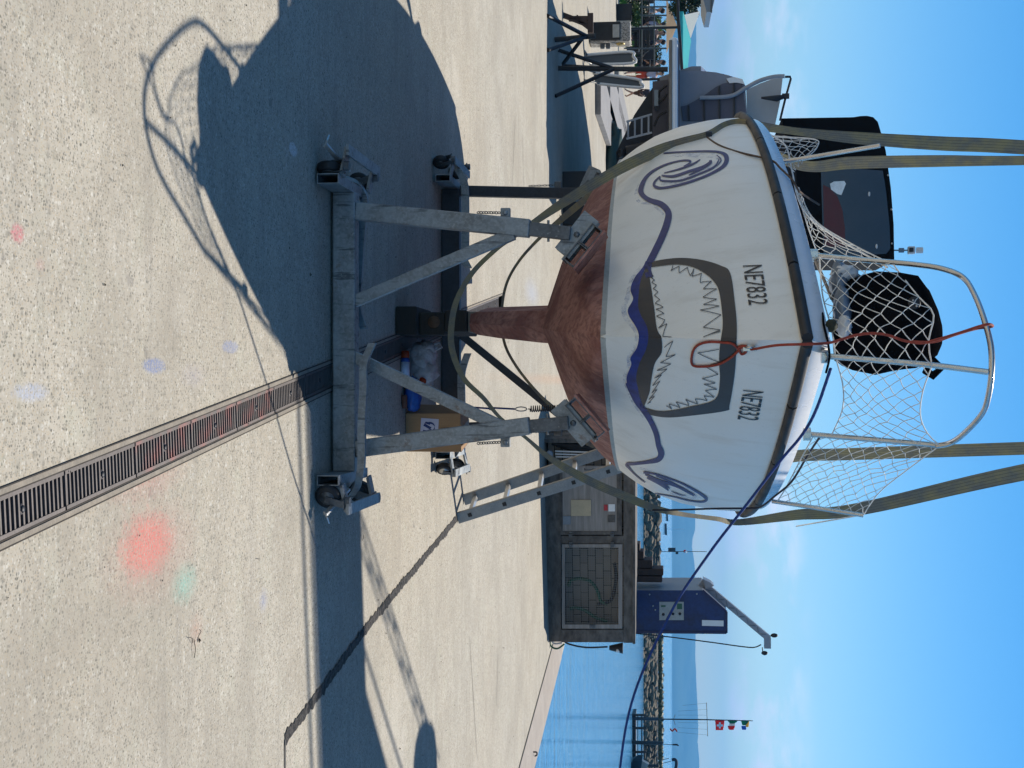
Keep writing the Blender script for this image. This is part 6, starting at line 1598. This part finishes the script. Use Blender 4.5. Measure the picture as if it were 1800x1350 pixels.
    mb = MB(); up_ = V((-dr_.z, 0, dr_.x)); nn = 12
    for k in range(nn):
        p = a_.lerp(b_, (k + 1) / (nn + 1)) + V((0, -.06, 0)); s_ = 1 if k % 2 else -1
        mb.bar(p - dr_ * .03 - up_ * .022 * s_, p + dr_ * .03 + up_ * .022 * s_, .006, .007, (0, -1, 0))
    mb.build('embossing', M['panel_grey'], arm)
    mb = MB(); mb.bar(b_ - dr_ * .01, P(1349, 1139, d + .35), .09, .10, (0, -1, 0)); mb.build('jib_head', M['crane_grey'], arm)
    mb = MB(); p = P(1353, 1118, d + .35); q = P(1361, 1117, d + .35); mb.tube([p, q], .008, 6); mb.blob(q, (.03, .03, .05), 2, .1, 2); mb.build('signal_lamp', M['black_steel'], arm)
    mb = MB(); p = P(1340, 1138, d + .35); q = P(1341, 1146, d + .35); mb.tube([p, q], .008, 6); mb.blob(P(1344, 1148, d + .35), (.03, .03, .045), 2, .1, 2); mb.build('hook', M['black_steel'], arm)
    mb = MB(); mb.tube(spline([tuple(P(x, y, d + .3)) for x, y in ((1115, 1113), (1180, 1120), (1250, 1129), (1300, 1136), (1325, 1138), (1338, 1133))], 6), .009, 6); mb.build('hoist_cable', M['black_steel'], o)
    mb = MB(); mb.prism([P(1236, 1018, d + .2), P(1250, 1025, d + .2), P(1255, 1030, d + .2), P(1240, 1036, d + .2)], (0, .3, 0)); mb.build('jib_foot', M['crane_grey'], o)
    # small cleat near the water edge
    mb = MB(); p = G(937, 1322); mb.tube(spline([tuple(p), tuple(p + V((0, 0, .04))), tuple(p + V((.03, 0, .045))), tuple(p + V((.05, .02, .02)))], 4), .009, 6); tag(mb.build('mooring_ring', M['black_steel']), 'small dark hook fixed in the coping near the water', 'ring')

def make_harbour():
    # stone breakwater: one long pile of boulders
    rnd = random.Random(11); mb = MB(); d = 128.0
    xa, xb = P(1140, 850, d).x, P(1140, 1420, d).x
    o = empty('breakwater', ((xa + xb) / 2, d, WZ), 'low stone breakwater of rough boulders across the water', 'breakwater')
    x = xa; i = 0
    while x < xb:
        left = x < P(1140, 1015, d).x
        top = .42 if left else .2
        rows = 5
        for r_ in range(rows):
            f = r_ / (rows - 1); z = WZ - .1 + (top - WZ) * f * .92; sz = rnd.uniform(.26, .62)
            mb.blob((x + rnd.uniform(-.3, .3), d - .9 + f * 1.2 + rnd.uniform(-.1, .1), z), (sz * rnd.uniform(.8, 1.3), .5, sz * rnd.uniform(.45, .7)), i, .55, 2, 1.6, smooth=False, rot=rnd.uniform(-.3, .3)); i += 1
        x += .55
    mb.build('boulders', M['rock'], o)
    mb = MB(); mb.box(((xa + xb) / 2, d + 1.0, -.45), (xb - xa, 1.2, 1.3)); mb.build('core', M['slab'], o)
    mb = MB(); xm = P(1140, 1105, d).x; mb.box(((xm + xb) / 2, d + .6, .22), (xb - xm, .5, .07)); mb.build('capping', M['conc_pale'], o)
    mb = MB(); 
    for k in range(int((xb - xm) / .5)): mb.blob((xm + k * .5, d + 1.7, .46), (.36, .35, .28 + .05 * rnd.random()), k, .4, 2, 2, False)
    tag(mb.build('hedge', M['leaf_dark']), 'low dark hedge along the top of the stone breakwater', 'hedge')
    # jetty with rails
    d = 92.0; xl = P(1115, 1256, d).x; xr = P(1115, 1420, d).x
    o = empty('jetty', ((xl + xr) / 2, d, WZ), 'dark timber jetty with pale handrails at the right edge of the harbour', 'jetty')
    mb = MB(); mb.box(((xl + xr) / 2, d + .8, P(1115, 1300, d).z), (xr - xl, 1.6, .2)); mb.build('deck', M['black_steel'], o)
    for x, m_ in ((1121, 'conc_pale'), (1128, 'black_steel'), (1133, 'bark')):
        mb = MB(); mb.bar(P(x, 1256, d), P(x, 1420, d), .05, .07); mb.build('rail', M[m_], o)
    for y in (1257, 1280, 1322, 1345, 1380):
        mb = MB(); a = P(1110, y, d - .05); a.z = WZ - .4; mb.tube([a, P(1136, y, d - .05)], .08, 8); mb.build('post', M['dark_wood'], o)
    for y0, x1, w, lab in ((1305, 1165, .12, 'thick black mooring pile with a lamp pole on top'), (1345, 1158, .10, 'thick black mooring pile at the right edge beside the moored boat')):
        o = empty('mooring_pile', tuple(P(1113, y0, d - 1)), lab, 'pile')
        mb = MB(); a = P(1113, y0, d - 1); a.z = WZ - .5; mb.tube([a, P(x1, y0 + 1.5, d - 1)], w, 10); mb.build('pile', M['black_steel'], o)
        if y0 == 1305:
            mb = MB(); mb.tube([P(1165, 1308, d - 1), P(1183, 1309, d - 1)], .02, 6); mb.tube([P(1182, 1309, d - 1), P(1190, 1309, d - 1), P(1193, 1311, d - 1)], [.05, .06, .03], 8); mb.build('lamp', M['black_steel'], o)
    # signal mast with flags
    o = empty('flag_mast', tuple(P(1117, 1264, d)), 'slim signal mast with crossbar and three small flags, rising from the jetty', 'mast')
    mb = MB(); a = P(1115, 1263, d - .1); a.z = WZ; mb.tube([a, P(1157, 1264, d - .1)], .11, 8); mb.tube([P(1155, 1264, d - .1), P(1240, 1265, d - .1), P(1323, 1267, d - .1)], [.045, .04, .025], 8); mb.build('pole', M['dark_steel'], o)
    mb = MB(); mb.tube([P(1242, 1235, d - .1), P(1244, 1294, d - .1)], .022, 6); mb.build('crossbar', M['dark_steel'], o)
    mb = MB(); mb.tube([P(1184, 1264, d - .1), P(1187, 1256, d - .1)], .015, 5); mb.tube([P(1184, 1265, d - .1), P(1187, 1274, d - .1)], .015, 5); mb.build('crutch', M['dark_steel'], o)
    for (a, b) in (((1200, 1240), (1242, 1236)), ((1192, 1250), (1242, 1247)), ((1192, 1257), (1242, 1257)), ((1192, 1270), (1243, 1271)), ((1192, 1279), (1243, 1282)), ((1190, 1287), (1244, 1292))):
        mb = MB(); mb.tube([P(*a, d - .1), P(*b, d - .1)], .006, 4); mb.build('stay', M['dark_steel'], o)
    def flag(rows, mat, name, lab=None, k=0.0):
        m_ = MB(); g = []
        for (x0, x1, y) in rows: g.append([P(x0, y, d - .1 + .06 * math.sin(y * .9) - k), P(x1, y, d - .1 + .06 * math.sin(y * .9 + .5) - k)])
        vs = [p for q in g for p in q]; n_ = len(g)
        m_.add(vs, [(2 * i, 2 * i + 1, 2 * i + 3, 2 * i + 2) for i in range(n_ - 1)]); m_.add([v + V((0, .012, 0)) for v in vs], [(2 * i, 2 * i + 2, 2 * i + 3, 2 * i + 1) for i in range(n_ - 1)])
        return m_.build(name, M[mat], o)
    f = flag([(1257, 1273.5, 1266.5), (1257.5, 1273, 1272), (1258, 1272, 1278), (1258, 1271, 1283.5)], 'swiss_red', 'red_flag')
    m_ = MB(); 
    for q in ([(1260, 1273.5), (1260, 1277), (1270.5, 1277), (1270.5, 1273.5)], [(1263.7, 1270), (1263.7, 1280.5), (1267, 1280.5), (1267, 1270)]): m_.prism([P(x, y, d - .19) for x, y in q], (0, .02, 0))
    m_.build('white_cross', M['white_paint'], f)
    flag([(1278.5, 1297, 1266), (1281, 1295, 1269), (1283, 1291, 1272)], 'flag_green', 'tricolour_green'); flag([(1282, 1292, 1272), (1281, 1292, 1276)], 'cloth_white', 'tricolour_white'); flag([(1279, 1292, 1276), (1280, 1291, 1280), (1282, 1289, 1283)], 'swiss_red', 'tricolour_red')
    flag([(1302, 1318, 1266), (1305, 1311, 1275)], 'flag_green', 'pennant_green'); flag([(1311, 1317, 1266.5), (1311, 1316, 1278)], 'flag_yellow', 'pennant_yellow', .02); flag([(1303, 1311, 1276), (1304, 1312, 1281), (1305, 1311, 1283)], 'flag_blue', 'pennant_blue')
    mb = MB(); mb.tube(spline([tuple(P(x, y, 90)) for x, y in ((1178, 1281), (1182, 1285), (1186, 1281), (1190, 1286))], 4), .05, 6); tag(mb.build('orange_flag', M['orange']), 'tiny orange flag fluttering just right of the mast foot', 'flag')
    # moored boat at the right edge
    o = empty('moored_boat', tuple(P(1112, 1340, d - 2)), 'dark moored boat with furled dark sail, cut by the right edge', 'boat'); dd = d - 2
    mb = MB(); vs = []
    for (y, x0, x1, w) in ((1327, 1122, 1130, .05), (1334, 1112, 1129, .5), (1350, 1109, 1126, .8), (1400, 1109, 1125, .8)):
        a, b = P(x0, y, dd), P(x1, y, dd); vs += [V((a.x, dd - w, b.z)), V((a.x, dd - w * .6, a.z)), V((a.x, dd + w * .6, a.z)), V((a.x, dd + w, b.z))]
    mb.add(vs, [(4 * i + k, 4 * i + (k + 1) % 4, 4 * i + 4 + (k + 1) % 4, 4 * i + 4 + k) for i in range(3) for k in range(4)] + [(3, 2, 1, 0)]); mb.build('hull', M['navy_bottom'], o)
    mb = MB(); mb.prism([P(1126, 1336, dd), P(1140, 1344, dd), P(1136, 1352, dd), P(1126, 1352, dd)], (0, .5, 0)); mb.build('spray_hood', M['alu_dull'], o)
    for a, b in (((1158, 1337), (1176, 1333)), ((1160, 1343), (1180, 1338))):
        mb = MB(); mb.tube([P(*a, dd), P(*b, dd)], .02, 5); mb.build('davit', M['black_steel'], o)
    mb = MB(); mb.tube(spline([tuple(P(x, y, dd)) for x, y in ((1181, 1336), (1186, 1335), (1189, 1340), (1188, 1350), (1184, 1360))], 4), [.10] * 17, 8); mb.build('furled_sail', M['cloth_dark'], o)
    mb = MB(); mb.tube([P(1120, 1356, dd), P(1195, 1357, dd)], .05, 8); mb.build('mast', M['alu_dull'], o)
    # channel mark and distant sailing boat
    d = 129; o = empty('channel_mark', tuple(P(1158, 969, d)), 'thin channel mark pole with dark box and small red ball above the breakwater', 'channel mark')
    mb = MB(); mb.tube([P(1146, 969.5, d), P(1242, 969.5, d)], .03, 6); mb.build('pole', M['dark_steel'], o)
    mb = MB(); mb.box(P(1181, 966.5, d), (.36, .3, .66)); mb.box(P(1190, 972, d), (.2, .2, .24)); mb.build('box', M['dark_steel'], o)
    mb = MB(); mb.blob(P(1204, 969, d), .14, 1, 0, 2); mb.build('ball', M['swiss_red'], o)
    mb = MB(); mb.blob(P(1205.5, 970, d - .1), .11, 1, 0, 2); mb.build('white_ball', M['white_paint'], o)
    for y, d, h, lab in ((930, 420, 26, 'distant sailing boat with bare mast on the blue lake'), (909, 520, 0, 'distant low dark motor launch left of the sailing boat on the lake')):
        o = empty('distant_boat', (P(1172, y, d).x, d, WZ), lab, 'boat'); x = P(1172, y, d).x; L = 3.2 if h else 2.6
        mb = MB(); mb.add([(x - L / 2, d - .4, WZ + .1), (x + L / 2, d - .4, WZ + .1), (x + L / 2 + .2, d - .4, WZ + .9), (x - L / 2, d - .4, WZ + .75), (x - L / 2, d + .6, WZ + .1), (x + L / 2, d + .6, WZ + .1), (x + L / 2 + .2, d + .6, WZ + .9), (x - L / 2, d + .6, WZ + .75)], [(0, 1, 2, 3), (7, 6, 5, 4), (3, 2, 6, 7), (1, 5, 6, 2), (0, 3, 7, 4)]); mb.build('hull', M['dark_steel'], o)
        if h: mb = MB(); mb.tube([V((x, d, WZ + .7)), P(1202, y, d)], .06, 6); mb.build('mast', M['white_paint'], o)
make_materials(); make_world(); make_light_camera(); make_setting()
make_boat(); make_boat_gear(); make_cradle(); make_slings(); make_loose()
make_motorboat(); make_yard_left(); make_terrace(); make_locker(); make_harbour()
